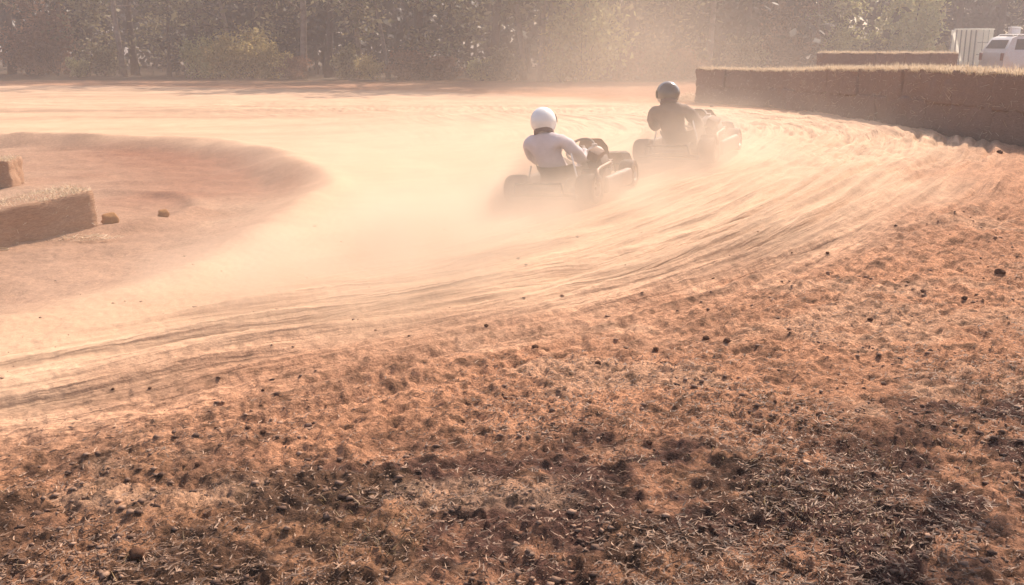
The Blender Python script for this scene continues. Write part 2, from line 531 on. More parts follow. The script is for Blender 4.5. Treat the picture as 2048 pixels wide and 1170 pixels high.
def add_lathe(bm, prof, axis="X", n=32, c=(0, 0, 0)):
    """prof: list of (along, radius) closed loop revolved round the axis"""
    rings = []
    for k in range(n):
        a = 2 * PI * k / n
        ring = []
        for (t, r) in prof:
            if axis == "X":
                p = (t, r * math.cos(a), r * math.sin(a))
            else:
                p = (r * math.cos(a), r * math.sin(a), t)
            ring.append(bm.verts.new(Vector(p) + Vector(c)))
        rings.append(ring)
    m = len(prof)
    for k in range(n):
        a, b = rings[k], rings[(k + 1) % n]
        for i in range(m):
            j = (i + 1) % m
            bm.faces.new((a[i], a[j], b[j], b[i]))


def copy_tree(o, parent=None):
    c = o.copy()
    COL.objects.link(c)
    if parent is not None:
        c.parent = parent
    for ch in list(o.children):
        copy_tree(ch, c)
    return c


def ordinal(n):
    w = ["first", "second", "third", "fourth", "fifth", "sixth", "seventh", "eighth", "ninth", "tenth", "eleventh", "twelfth", "thirteenth",
         "fourteenth", "fifteenth", "sixteenth", "seventeenth", "eighteenth", "nineteenth", "twentieth"]
    t = {2: "twenty", 3: "thirty", 4: "forty"}
    if n <= 20:
        return w[n - 1]
    if n % 10 == 0:
        return {30: "thirtieth", 40: "fortieth"}[n]
    return t[n // 10] + "-" + w[n % 10 - 1]


# ------------------------------------------------------------------ ground sheet
def build_ground():
    rs = [0.25]
    while rs[-1] < 420:
        r = rs[-1]
        k = 0.06 if r < 1.9 else (0.0037 if r < 9 else (0.0052 if r < 20 else (0.016 if r < 60 else 0.08)))
        rs.append(r * (1 + k))
    rs = np.array(rs)
    th = list(np.arange(-0.56, 0.56, 0.0017))
    a = 0.56
    step = 0.006
    side = []
    while a < PI:
        side.append(a); a += step; step = min(step * 1.18, 0.12)
    th = np.array([-s for s in side[::-1]] + th + side)   # closes behind the camera
    T, RR = np.meshgrid(th, rs)
    x = RR * np.sin(T); y = RR * np.cos(T)
    di, do = fields(x, y)
    z = height(x, y, True, (di, do))
    nr, nt_ = x.shape
    v = np.stack([x, y, z], -1).reshape(-1, 3)
    idx = np.arange(nr * nt_).reshape(nr, nt_)
    q = np.stack([idx[:-1, :-1], idx[:-1, 1:], idx[1:, 1:], idx[1:, :-1]], -1).reshape(-1, 4)
    q2 = np.stack([idx[:-1, -1], idx[:-1, 0], idx[1:, 0], idx[1:, -1]], -1)
    q = np.concatenate([q, q2])
    # soil colours: pale dust, red clay (also painted as shade on the lip), dead grass and mulch
    wob = fbm(x * 0.8, y * 0.8, 4) - 0.5
    d_out = do + 1.1 * wob
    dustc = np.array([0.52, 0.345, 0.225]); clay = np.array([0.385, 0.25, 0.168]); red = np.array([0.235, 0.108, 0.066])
    verge = np.array([0.475, 0.235, 0.130]); mulch = np.array([0.100, 0.048, 0.034]); olive = np.array([0.13, 0.085, 0.034]); tan = np.array([0.62, 0.40, 0.26])
    def mixc(c, d, t):
        return c * (1 - t[..., None]) + d * t[..., None]
    c = np.zeros(x.shape + (3,)) + clay
    ontrack = sstep(-0.6, 0.9, d_out) * sstep(-0.3, 0.4, di + 0.5 * wob)
    c = mixc(c, dustc, ontrack)
    inf = 1 - sstep(-0.6, 0.2, di + 0.5 * wob)
    c = mixc(c, mixc(np.zeros_like(c) + clay, red, np.clip(0.35 * sstep(0.42, 0.62, fbm(x * 0.4 + 3, y * 0.4, 3)) + 0.9 * sstep(9.5, 12.5, y) * sstep(-4.2, -0.6, di) * sstep(-10, -5, x), 0, 1)), inf)  # red clay patches, plus shade painted on the far lip's near slope
    edge = (1 - sstep(-0.9, 0.9, d_out))
    c = mixc(c, verge, edge * (1 - inf) * 0.95)
    # mulch and dead grass under the spectators' feet
    lin = (y - 0.20 * (x + 1.6)) + 1.5 * (fbm(x * 0.8 + 40, y * 0.8, 4) - 0.5)
    nearm = 1 - sstep(3.0, 3.7, lin)
    right = sstep(0.5, 1.6, x + 1.4 * (fbm(x * 1.2, y * 1.2 + 60, 3) - 0.5) - 0.42 * (y - 2.5)) * (1 - sstep(4.2, 5.0, y))
    mul = np.clip(np.maximum(nearm, right), 0, 1) * edge
    c = mixc(c, mulch, mul * (0.30 + 0.70 * sstep(0.40, 0.58, fbm(x * 3.4, y * 4.6, 4, 0.6))))
    ol = mul * sstep(0.56, 0.68, fbm(x * 2.1 + 11, y * 2.1 + 7, 3)) * (1 - sstep(-1.5, 1.0, x - 1.2))
    c = mixc(c, olive, ol * 0.25)
    tn = edge * sstep(0.60, 0.72, fbm(x * 1.4 + 70, y * 2.4 + 13, 4))
    c = mixc(c, tan, tn * 0.35)
    spk = edge * (1 - sstep(7, 12, RR)) * sstep(0.56, 0.66, fbm(x * 17, y * 24, 3))
    c = c * (1 - 0.55 * spk)[..., None]
    strf = sstep(16, 22, y) * ontrack * (fbm(x * 0.16 + 3, y * 1.5, 4) - 0.5)
    c = c * np.clip(1 + 0.9 * strf, 0.5, 1.15)[..., None]
    c = c * (1 - 0.10 * sstep(17, 23, y) * (1 - sstep(0, 3, x)))[..., None]
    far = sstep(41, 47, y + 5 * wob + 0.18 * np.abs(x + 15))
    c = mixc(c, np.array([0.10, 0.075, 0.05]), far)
    farr = (1 - sstep(-2.5, 0.5, do)) * sstep(22, 30, y) * (1 - far)
    c = mixc(c, np.array([0.30, 0.165, 0.10]), farr * 0.8)
    c = c * (0.86 + 0.28 * fbm(x * 2.6, y * 5.2, 4))[..., None]
    rough = 0.25 + 0.75 * edge * (1 - inf) + 0.40 * inf
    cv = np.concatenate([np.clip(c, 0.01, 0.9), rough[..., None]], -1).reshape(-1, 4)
    flv = flow(x, y, (di, do)).reshape(-1, 3)
    ontr = ((di > 0) & (do > 0)).reshape(-1)
    infm = (di <= 0).reshape(-1)
    ft = ontr[q[:, 0]]; fi = infm[q[:, 0]]
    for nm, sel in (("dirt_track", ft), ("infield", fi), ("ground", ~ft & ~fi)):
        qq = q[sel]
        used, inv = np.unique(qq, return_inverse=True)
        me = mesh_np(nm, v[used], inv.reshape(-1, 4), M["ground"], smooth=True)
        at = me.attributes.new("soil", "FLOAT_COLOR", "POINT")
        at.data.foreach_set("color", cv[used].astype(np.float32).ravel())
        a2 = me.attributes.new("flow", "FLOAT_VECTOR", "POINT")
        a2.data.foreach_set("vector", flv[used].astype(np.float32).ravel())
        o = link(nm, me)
        o["kind"] = "structure"


build_ground()


# ------------------------------------------------------------------ loose litter on the verge
def blades(n, xs, ys, zs, lmin, lmax, wid, lie, curl=0.3, rng=RNG):
    """thin three-point strips; lie = 0 upright .. 1 flat"""
    az = rng.random(n) * 2 * PI
    L = lmin + (lmax - lmin) * rng.random(n) ** 2
    el = (1 - lie) * (PI / 2) * (0.55 + 0.45 * rng.random(n)) + lie * rng.normal(0.08, 0.10, n)
    dx = np.cos(az) * np.cos(el); dy = np.sin(az) * np.cos(el); dz = np.sin(el)
    wx = -np.sin(az); wy = np.cos(az)
    wd = wid * (0.6 + 0.8 * rng.random(n))
    p0 = np.stack([xs, ys, zs], -1)
    dv = np.stack([dx, dy, dz], -1)
    bend = np.stack([wx * rng.normal(0, curl, n), wy * rng.normal(0, curl, n), -np.abs(rng.normal(0, curl * 0.5, n)) * (1 - lie)], -1)
    p1 = p0 + dv * (L * 0.5)[:, None]
    p2 = p0 + dv * L[:, None] + bend * L[:, None] * 0.5
    ww = np.stack([wx * wd, wy * wd, np.zeros(n)], -1) * 0.5
    # half of them turned on edge so that they catch the light differently
    tilt = rng.random(n) * 0.8
    ww[:, 2] = wd * 0.5 * tilt
    V = np.stack([p0 - ww, p0 + ww, p1 + ww, p1 - ww, p2 + ww * 0.3, p2 - ww * 0.3], 1).reshape(-1, 3)
    b = np.arange(n)[:, None] * 6
    q = np.concatenate([b + np.array([[0, 1, 2, 3]]), b + np.array([[3, 2, 4, 5]])], 0)
    return V, q


def verge_points(n, dens):
    ys = []; xs = []
    got = 0
    while got < n:
        m = n * 4
        # more samples close to the camera
        r = 2.0 * (4.6 ** RNG.random(m)); t = RNG.uniform(-0.62, 0.62, m)
        x = r * np.sin(t); y = r * np.cos(t)
        di, do = fields(x, y)
        keep = RNG.random(m) < dens(x, y, do)
        xs.append(x[keep]); ys.append(y[keep]); got += keep.sum()
    x = np.concatenate(xs)[:n]; y = np.concatenate(ys)[:n]
    return x, y, height(x, y)


def d_litter(x, y, do):
    patch = sstep(0.38, 0.60, fbm(x * 1.7 + 5, y * 1.7, 3))
    return (1 - sstep(-1.4, 0.3, do)) * (0.25 + 0.75 * patch) * (1 - 0.75 * sstep(3.6, 7.5, y - 0.3 * x))


def d_grass(x, y, do):
    patch = sstep(0.50, 0.66, fbm(x * 1.9 + 25, y * 1.9 + 4, 3))
    return (1 - sstep(-1.6, -0.4, do)) * patch * (1 - sstep(3.2, 5.2, y - 0.35 * x))


x, y, z = verge_points(62000, d_litter)
V, q = blades(len(x), x, y, z + 0.003, 0.006, 0.042, 0.0036, 1.0, 0.25)
o = link("straw_litter", mesh_np("straw_litter", V, q, M["dry_litter"]))
o["kind"] = "stuff"; o["label"] = "dry straw and mown stalks scattered over the brown verge"; o["category"] = "litter"
x, y, z = verge_points(3500, d_grass)
V, q = blades(len(x), x, y, z - 0.003, 0.012, 0.05, 0.0035, 0.45)
o = link("grass", mesh_np("grass", V, q, M["grass"]))
o["kind"] = "stuff"; o["label"] = "sparse olive and yellow grass tufts in the verge"; o["category"] = "grass"


def d_gravel(x, y, do):
    patch = sstep(0.46, 0.66, fbm(x * 2.0 + 15, y * 2.0 + 44, 4))
    return (1 - 0.95 * sstep(-2.2, 0.3, do)) * (0.08 + 0.92 * patch)


def lumps(x, y, z, s):
    """one little eight-faced crumb per point"""
    n = len(x)
    base = np.array([[1, 0, 0], [-1, 0, 0], [0, 1, 0], [0, -1, 0], [0, 0, 1], [0, 0, -0.6]], float)
    v = base[None] * (0.6 + 0.8 * RNG.random((n, 6, 1))) + RNG.normal(0, 0.18, (n, 6, 3))
    v = v * s[:, None, None] * np.array([1.2, 1.2, 0.55])
    a = RNG.random(n) * 2 * PI
    ca, sa = np.cos(a)[:, None], np.sin(a)[:, None]
    vx = v[..., 0] * ca - v[..., 1] * sa; vy = v[..., 0] * sa + v[..., 1] * ca
    v = np.stack([vx + x[:, None], vy + y[:, None], v[..., 2] + (z + s * 0.25)[:, None]], -1)
    f = np.array([[0, 2, 4], [2, 1, 4], [1, 3, 4], [3, 0, 4], [2, 0, 5], [1, 2, 5], [3, 1, 5], [0, 3, 5]])
    return v.reshape(-1, 3), (np.arange(n)[:, None, None] * 6 + f[None]).reshape(-1, 3)


x, y, z = verge_points(13000, d_gravel)
s = 0.002 + 0.015 * RNG.random(len(x)) ** 7
V, q = lumps(x, y, z, s)
M["crumbs"] = leafy("clay_crumbs", (0.09, 0.05, 0.035), (0.40, 0.25, 0.17), 0.0, 0.95)
o = link("gravel", mesh_np("gravel", V, q, M["crumbs"]))
o["kind"] = "stuff"; o["label"] = "crumbs of red clay and grit lying on the verge"; o["category"] = "gravel"


# ------------------------------------------------------------------ single clods of clay one can point at
def clod_mesh(seed, m):
    rr = random.Random(seed)
    bm = bmesh.new()
    bmesh.ops.create_icosphere(bm, subdivisions=3, radius=1.0)
    off = Vector((rr.random() * 9, rr.random() * 9, rr.random() * 9))
    from mathutils import noise
    for v in bm.verts:
        d = 1 + 0.42 * noise.noise(v.co * 1.3 + off) + 0.16 * noise.noise(v.co * 3.4 + off)
        v.co = Vector((v.co.x * 1.1, v.co.y * 0.95, v.co.z * 0.8)) * d
    me = bpy.data.meshes.new("dirt_clod")
    bm.to_mesh(me); bm.free()
    me.materials.append(m)
    for p in me.polygons:
        p.use_smooth = True
    return me


clods = [clod_mesh(k, M["clod"]) for k in range(4)]
clod_pale = clod_mesh(9, M["clod_pale"])
clod_spots = [
    (2000, 546, 19, "large black clod of earth near the right edge of the verge"),
    (1655, 507, 9, "small dark clod lying alone on the ridged outer track"),
    (1640, 832, 18, "dark pointed clod on pale ground, biggest in the right foreground"),
    (1298, 893, 15, "dark clod on the reddish ground beside the dark mulch"),
    (2000, 306, 12, "brown clod lying on the dirt below the long bale wall"),
    (1455, 684, 18, "flat dark clod at the brown edge of the ruts"),
    (1412, 678, 15, "thin flat clod just left of another flat dark clod"),
    (1070, 697, 16, "dark clod on the middle of the rutted verge"),
    (973, 652, 10, "small clod on a pale rut ridge below the dust"),
    (496, 857, 12, "left clod of a close pair on the lower ruts"),
    (526, 861, 13, "right clod of a close pair on the lower ruts"),
    (1196, 728, 14, "dark clod on the verge between ruts and mulch"),
    (1312, 700, 14, "clod on the verge where the ruts fade out"),
    (226, 779, 7, "tiny dark clod on the smooth dusty inner ruts at left"),
    (300, 777, 7, "tiny clod beside another on the dusty ruts at left"),
    (526, 781, 7, "tiny clod alone on the dusty ruts, left of centre"),
    (395, 930, 14, "dark clod on the lower left verge"),
    (640, 932, 12, "clod just above the dark mulch, left of centre"),
    (1847, 585, 13, "dark clod on the speckled verge at right"),
    (1930, 598, 12, "clod beside the speckled patch, right of the next clod"),
    (1740, 640, 11, "clod on the speckled verge below the ruts"),
    (945, 945, 20, "broad dark clod in the mulch at the centre foreground"),
    (275, 1112, 34, "black lump of earth in the mulch at bottom left"),
    (1550, 805, 11, "small clod left of the dark pointed one"),
    (1423, 214, 7, "tiny dark clod lying close below the left end of the bale wall"),
]
for k, (px, py, wpx, lab) in enumerate(clod_spots):
    p = g(px, py)
    dist = (p - Vector((0, 0, CAM_H))).length
    rad = 0.8 * wpx / 2 / F_PX * dist
    o = link("dirt_clod", clods[k % 4])
    o.location = (p.x, p.y, p.z + rad * 0.35); o.scale = (rad, rad, rad)
    o.rotation_euler = (0, 0, k * 1.7)
    tag(o, lab, "clod", "single clods of earth lying on the ground")
for px, py, wpx, lab in ((220, 447, 27, "round ochre brown clod beside the end of the nearest infield bale"),
                         (327, 433, 18, "small flat brown clod alone on the infield")):
    p = g(px, py)
    rad = wpx / 2 / F_PX * (p - Vector((0, 0, CAM_H))).length
    o = link("dirt_clod", clod_pale)
    o.location = (p.x, p.y, p.z + rad * 0.55); o.scale = (rad, rad, rad * 1.1)
    tag(o, lab, "clod", "single clods of earth lying on the ground")


# ------------------------------------------------------------------ straw bales
from mathutils import noise as mnoise


def bale_mesh(seed, L=0.95, W=0.46, Hh=0.46, fuzz=260, top_fuzz=60, ln0=0.03, ln1=0.10, up=0.0, mat="bale"):
    rr = np.random.default_rng(seed)
    bm = bmesh.new()
    bmesh.ops.create_cube(bm, size=1.0)
    bmesh.ops.subdivide_edges(bm, edges=bm.edges[:], cuts=13, use_grid_fill=True)
    off = Vector((seed * 3.1, seed * 1.7, 0))
    for v in bm.verts:
        c = v.co * 2
        # rounded box
        k = 26.0
        nrm = (abs(c.x) ** k + abs(c.y) ** k + abs(c.z) ** k) ** (1 / k)
        c = c / nrm
        p = Vector((c.x * L / 2, c.y * W / 2, c.z * Hh / 2))
        d = 0.034 * mnoise.noise(p * 3.6 + off) + 0.020 * mnoise.noise(p * 15 + off)
        n = Vector((c.x ** 5, c.y ** 5, c.z ** 5)).normalized()
        p += n * d
        # strings squeeze the bale in two places
        for sx in (-0.22, 0.22):
            p -= n * 0.008 * math.exp(-((p.x - sx) / 0.02) ** 2)
        v.co = p + Vector((0, 0, Hh / 2))
    bm.faces.ensure_lookup_table()
    V = np.array([v.co[:] for v in bm.verts]); Q = np.array([[v.index for v in f.verts] for f in bm.faces])
    bm.free()
    n = fuzz + top_fuzz
    face = rr.integers(0, 6, n); face[fuzz:] = 4
    u = rr.uniform(-0.5, 0.5, n); w = rr.uniform(-0.5, 0.5, n)
    pos = np.zeros((n, 3)); nr = np.zeros((n, 3))
    for a, (ax, sg) in enumerate([(0, 1), (0, -1), (1, 1), (1, -1), (2, 1), (2, -1)]):
        s_ = face == a
        o1, o2 = [k for k in range(3) if k != ax]
        dims = (L, W, Hh)
        pos[s_, ax] = sg * dims[ax] / 2
        pos[s_, o1] = u[s_] * dims[o1] * 0.97; pos[s_, o2] = w[s_] * dims[o2] * 0.97
        nr[s_, ax] = sg
    pos[:, 2] += Hh / 2
    pos -= nr * 0.006
    dv = nr * rr.uniform(0.05, 0.55, n)[:, None] + rr.normal(0, 1, (n, 3)) * 0.8
    dv /= np.linalg.norm(dv, axis=1)[:, None]
    flip = np.sum(dv * nr, 1) < 0.05
    dv[flip] += nr[flip] * 0.5
    ln = rr.uniform(ln0, ln1, n)
    if up > 0:
        dv[fuzz:] = dv[fuzz:] * (1 - up) + np.array([0, 0, 1.0]) * up
        ln[fuzz:] *= 0.5 + 0.9 * np.abs(np.sin(pos[fuzz:, 0] * 9 + seed)) * rr.random(top_fuzz)
        # much of it hangs over the two long upper edges
        e_ = rr.random(top_fuzz) < 0.6
        pos[fuzz:, 1] = np.where(e_, np.sign(pos[fuzz:, 1]) * W * rr.uniform(.44, .505, top_fuzz), pos[fuzz:, 1])
        pos[fuzz:, 2] -= np.where(e_, rr.uniform(0, .05, top_fuzz), 0)
    sd = np.cross(dv, rr.normal(0, 1, (n, 3))); sd /= np.linalg.norm(sd, axis=1)[:, None]
    sd *= 0.0032
    fv = np.stack([pos - sd, pos + sd, pos + dv * ln[:, None] + sd * .5, pos + dv * ln[:, None] - sd * .5], 1).reshape(-1, 3)
    fq = np.arange(n * 4).reshape(-1, 4) + len(V)
    me = mesh_np("straw_bale", np.concatenate([V, fv]), np.concatenate([Q, fq]), [M[mat], M["straw"]],
                 np.concatenate([np.zeros(len(Q)), np.ones(n)]), smooth=True)
    return me


BALES = [bale_mesh(k) for k in range(4)]
BALES_TOP = [bale_mesh(40 + k, top_fuzz=1500, ln0=.05, ln1=.11, up=.45) for k in range(4)]
BALES_FLAT = [bale_mesh(20 + k, 1.0, 0.48, 0.36, 260, 1700, .02, .055, .0, "bale_warm") for k in range(3)]


def put_bale(me, p, rz, label, group, tilt=0.0, sc=1.0, zs=1.0):
    o = link("straw_bale", me)
    o.location = p
    o.rotation_euler = (random.uniform(-0.012, 0.012), tilt + random.uniform(-0.012, 0.012), rz)
    o.scale = (sc, 1, zs)
    return tag(o, label, "straw bale", group)


def bale_wall(base, n_course, bh, gname, lab, meshes, first_gap=0.0):
    """base: list of ground points, left end first"""
    pts = spline([(p.x, p.y) for p in base], 40)
    seg = np.hypot(*np.diff(pts, axis=0).T)
    cum = np.concatenate([[0], np.cumsum(seg)])
    total = cum[-1]
    nb = int(round(total / 0.955))
    step = total / nb
    for c in range(n_course):
        for k in range(nb):
            s0, s1 = k * step, (k + 1) * step
            p0 = np.array([np.interp(s0, cum, pts[:, i]) for i in (0, 1)])
            p1 = np.array([np.interp(s1, cum, pts[:, i]) for i in (0, 1)])
            mid = (p0 + p1) / 2
            a = math.atan2(p1[1] - p0[1], p1[0] - p0[0])
            zc = float(height(np.array([mid[0]]), np.array([mid[1]]), False)[0]) - 0.02
            z0 = float(height(np.array([p0[0]]), np.array([p0[1]]), False)[0]); z1 = float(height(np.array([p1[0]]), np.array([p1[1]]), False)[0])
            tl = -math.atan2(z1 - z0, step)
            jit = random.uniform(-0.025, 0.025)
            mid = mid + jit * np.array([-math.sin(a), math.cos(a)])
            put_bale((BALES_TOP if c == n_course - 1 else meshes)[(k * 3 + c * 2) % len(meshes)], (mid[0], mid[1], zc + c * (bh * 1.02 - 0.045)), a + random.choice((0, PI)) if abs(tl) < 0.003 else a,
                     lab(c, k, nb), gname, tl, step / 0.885, 1.02)


wall_pts = [g(1402, 205), g(1560, 216), g(1720, 236), g(1870, 258), g(1960, 275), g(2055, 290)]
last = wall_pts[-1]; prev = wall_pts[-2]
dirv = (last - prev).normalized()
wall_pts.append(last + dirv * 2.6)
wall_pts = [p + Vector((0.08, 0.24, 0)) for p in wall_pts]
bale_wall(wall_pts, 2, 0.46, "straw bales of the long wall round the bend",
          lambda c, k, n: f"straw bale in the {'lower' if c == 0 else 'upper'} course of the long wall, {ordinal(k + 1)} from its left end", BALES)

fw = [at_depth(1640, 31.0), at_depth(1770, 31.2), at_depth(1908, 31.4)]
bale_wall(fw, 2, 0.46, "straw bales of the short stack behind the long wall",
          lambda c, k, n: f"straw bale in the {'lower' if c == 0 else 'upper'} course of the short stack behind, {ordinal(k + 1)} from its left end", BALES)

# infield bales at the left
pa = g(203, 452); pb = g(-10, 497)
dv = (pa - pb); dv.z = 0; dv.normalize()
ang = math.atan2(dv.y, dv.x)
nrm2 = Vector((-dv.y, dv.x, 0))
for k in range(2):
    c = pa - dv * (0.5 + 0.985 * k) + nrm2 * 0.24
    c.z = H1(pa.x, pa.y) - 0.07 - 0.105 * k
    put_bale(BALES_FLAT[k], c, ang, ["straw bale lying on the infield with its frayed end beside the ochre clod",
             "straw bale on the infield at the left edge, end to end with the frayed one"][k], "straw bales on the infield", -R(6))
p = g(4, 377)
o = put_bale(BALES_FLAT[2], (p.x - 0.42, p.y + 0.2, p.z - 0.02), 0.15, "straw bale farther back on the infield, only its rounded end in the picture", "straw bales on the infield")

# loose straw spilled at the end of the long wall
def straw_heap(c, rx, ry, hz, n, seed, lab, l0=0.06, l1=0.20, lie=0.8):
    rr = np.random.default_rng(seed)
    r = np.sqrt(rr.random(n)); a = rr.random(n) * 2 * PI
    x = r * np.cos(a); y = r * np.sin(a)
    zz = (1 - r) * hz * rr.random(n) ** 0.4
    V, q = blades(n, c.x + x * rx, c.y + y * ry, np.full(n, c.z) + zz, l0, l1, 0.006, lie, 0.3, rr)
    o = link("straw_heap", mesh_np("straw_heap", V, q, M["straw"]))
    return tag(o, lab, "straw")


straw_heap(g(1378, 204), 0.45, 0.4, 0.30, 1600, 5, "low heap of loose straw spilled at the left end of the long bale wall")
straw_heap(g(150, 476), 0.42, 0.14, 0.03, 260, 6, "pale loose straw along the foot of the frayed infield bale", 0.03, 0.09, 1.0)
tw = bmesh.new()
pt = g(10, 501)
add_tube(tw, [(pt.x - 0.1 + 0.13 * math.sin(a * 0.22), pt.y + 0.05 * math.cos(a * 0.22), pt.z + 0.012) for a in range(0, 15)], 0.006, 6)
tag(bm_obj("baling_twine", tw, M["straw"]), "pale loop of baling twine lying in front of the infield bale at left", "twine")


# ------------------------------------------------------------------ karts
def make_wheel(parent, c, rad, wid, side):
    bm = bmesh.new()
    add_lathe(bm, [(-wid * 0.36, 0.03), (-wid * 0.36, 0.0), (wid * 0.36, 0.0), (wid * 0.36, 0.03)][::-1] if False else [(-wid * 0.34, 0.02), (wid * 0.34, 0.02), (wid * 0.34, 0.042), (-wid * 0.34, 0.042)], "X", 20)
    hub = bm_obj("wheel", bm, M["steel"], parent)
    hub.location = c
    bm = bmesh.new()
    h = wid / 2
    add_lathe(bm, [(-h * .86, rad * .56), (-h, rad * .66), (-h * 1.02, rad * .80), (-h * .93, rad * .93), (-h * .72, rad * .985), (0, rad), (h * .72, rad * .985),
                   (h * .93, rad * .93), (h * 1.02, rad * .80), (h, rad * .66), (h * .86, rad * .56)], "X", 40)
    bm_obj("tyre", bm, M["rubber"], hub)
    bm = bmesh.new()
    s = h * side
    add_lathe(bm, [(-h * .88, rad * .57), (-h * .88, rad * .52), (-h * .5, rad * .44), (h * .5, rad * .44), (h * .88, rad * .52), (h * .88, rad * .57), (h * .4, rad * .50), (-h * .4, rad * .50)], "X", 36)
    add_lathe(bm, [(s * .15, 0.02), (s * .30, 0.035), (s * .22, rad * .46), (s * .10, rad * .46)], "X", 36)
    for k in range(4):
        a = PI / 2 * k
        add_cyl(bm, (s * .2, math.cos(a) * 0.05, math.sin(a) * 0.05), (s * .55, math.cos(a) * 0.05, math.sin(a) * 0.05), 0.007, n=8)
    bm_obj("rim", bm, M["rim"], hub)
    return hub


def make_kart(label, loc, rot, panel):
    k = thing("go_kart", label, "go kart", loc, 0, "racing go karts on the bend")
    k.rotation_mode = "QUATERNION"; k.rotation_quaternion = rot
    RA, FA = -0.52, 0.45
    # frame
    bm = bmesh.new()
    for s in (-1, 1):
        add_tube(bm, [(s * .30, -.66, .07), (s * .32, -.3, .055), (s * .34, .1, .055), (s * .24, .42, .06), (s * .20, .68, .07)], 0.016)
        add_tube(bm, [(s * .24, .42, .07), (s * .34, .5, .10), (s * .34, FA, .125)], 0.014)
        add_tube(bm, [(s * .33, -.30, .06), (s * .45, -.24, .07), (s * .46, .18, .07), (s * .34, .24, .06)], 0.012)
    for yy, xx, zz in ((-.64, .30, .07), (-.12, .33, .055), (.42, .24, .06), (.68, .20, .07)):
        add_tube(bm, [(-xx, yy, zz), (xx, yy, zz)], 0.014)
    add_box(bm, (0, .28, .045), (.44, .76, .004))
    bm_obj("chassis", bm, M["steel"], k)
    bm = bmesh.new()
    add_tube(bm, [(-.42, RA, .14), (.42, RA, .14)], 0.02, 12)
    add_lathe(bm, [(-.012, .03), (.012, .03), (.012, .10), (-.012, .10)], "X", 28, (.18, RA, .14))
    bm_obj("rear_axle", bm, M["steel"], k)
    make_wheel(k, (-.385, RA, .142), .142, .19, -1)
    make_wheel(k, (.385, RA, .142), .142, .19, 1)
    for s in (-1, 1):
        w = make_wheel(k, (s * .365, FA, .135), .135, .15, s)
        w.rotation_euler = (0, 0, R(8))
    # rear bumper
    bm = bmesh.new()
    add_tube(bm, [(-.32, -.64, .09), (-.34, -.74, .11), (-.26, -.80, .13), (.26, -.80, .13), (.34, -.74, .11), (.32, -.64, .09)], 0.014)
    add_tube(bm, [(-.26, -.80, .13), (-.24, -.81, .24), (.24, -.81, .24), (.26, -.80, .13)], 0.012)
    bm_obj("rear_bumper", bm, M["steel"], k)
    # seat shell
    bm = bmesh.new()
    prof = [(-.02, .20), (-.06, .10), (-.22, .055), (-.34, .07), (-.42, .14), (-.47, .22), (-.49, .30), (-.50, .345)]
    rows = []
    for (yy, zz) in prof:
        row = []
        for i in range(11):
            u = -1 + 2 * i / 10
            wv = .205
            lift = abs(u) ** 3 * (.11 if zz < .3 else .02)
            fwd = abs(u) ** 2.5 * (.11 if zz > .12 and yy < -.3 else 0)
            row.append(bm.verts.new((-.03 + u * wv, yy + fwd, zz + lift)))
        rows.append(row)
    for a, b in zip(rows, rows[1:]):
        for i in range(10):
            bm.faces.new((a[i], a[i + 1], b[i + 1], b[i]))
    bmesh.ops.solidify(bm, geom=bm.faces[:], thickness=0.008)
    bm_obj("seat", bm, M["black_plastic"], k)
    bm = bmesh.new()
    bm.free()
    for s in (-1, 1):
        bm = bmesh.new()
        add_tube(bm, [(s * .30, -.52, .09), (s * .22 - .03, -.46, .36 if s < 0 else .47)], 0.009)
        bm_obj("seat_strut", bm, M["chrome"], k)
    # engine on the right
    bm = bmesh.new()
    add_box(bm, (.33, -.26, .20), (.17, .24, .20))
    add_cyl(bm, (.24, -.26, .17), (.20, -.26, .17), .05)
    add_box(bm, (.36, -.22, .33), (.15, .17, .12), Matrix.Rotation(R(-18), 4, "Y"))
    for i in range(5):
        add_box(bm, (.36 + i * .004, -.10 + 0.0 * i, .26 + i * .022), (.13, .09, .008))
    add_cyl(bm, (.42, -.26, .20), (.455, -.26, .20), .105, .09, 24)
    eng = bm_obj("engine", bm, M["engine"], k, bevel=0.006)
    bm = bmesh.new()
    rt = Matrix.Rotation(R(28), 4, "Y") @ Matrix.Rotation(R(12), 4, "X")
    add_box(bm, (.37, -.30, .43), (.115, .14, .10), rt)
    bm_obj("air_filter", bm, M["filter"], eng, bevel=0.014)
    bm = bmesh.new()
    add_tube(bm, [(.36, -.10, .30), (.41, -.07, .335), (.44, -.14, .33), (.45, -.28, .325), (.46, -.42, .32), (.48, -.52, .31), (.505, -.58, .28), (.52, -.60, .22)], [.014, .016, .017, .017, .018, .019, .019, .019], 10)
    bm_obj("exhaust_pipe", bm, M["pipe"], eng)
    bm = bmesh.new()
    add_cyl(bm, (.28, -.16, .40), (.28, -.16, .47), .012, n=8)
    add_cyl(bm, (.33, -.18, .40), (.33, -.18, .455), .012, n=8)
    bm_obj("spark_plug", bm, M["steel"], eng)
    # tank, steering, nose, side panels
    bm = bmesh.new()
    bmesh.ops.create_uvsphere(bm, u_segments=20, v_segments=12, radius=1.0, matrix=Matrix.Translation((.21, .02, .40)) @ Matrix.Diagonal((.085, .12, .075, 1)))
    add_cyl(bm, (.21, .02, .46), (.21, .02, .495), .028)
    add_cyl(bm, (.21, .02, .10), (.21, .02, .36), .02)
    bm_obj("fuel_tank", bm, M["tank"], k)
    bm = bmesh.new()
    ax = Vector((0, -.62, .78)).normalized()
    cc = Vector((0, .13, .43))
    u = Vector((1, 0, 0)); w = ax.cross(u)
    ring = [cc + (u * math.cos(t * PI / 16) + w * math.sin(t * PI / 16)) * .145 for t in range(33)]
    add_tube(bm, ring, 0.013)
    for t in (0.2, PI - 0.2, -PI / 2):
        add_tube(bm, [cc, cc + (u * math.cos(t) + w * math.sin(t)) * .145], 0.009)
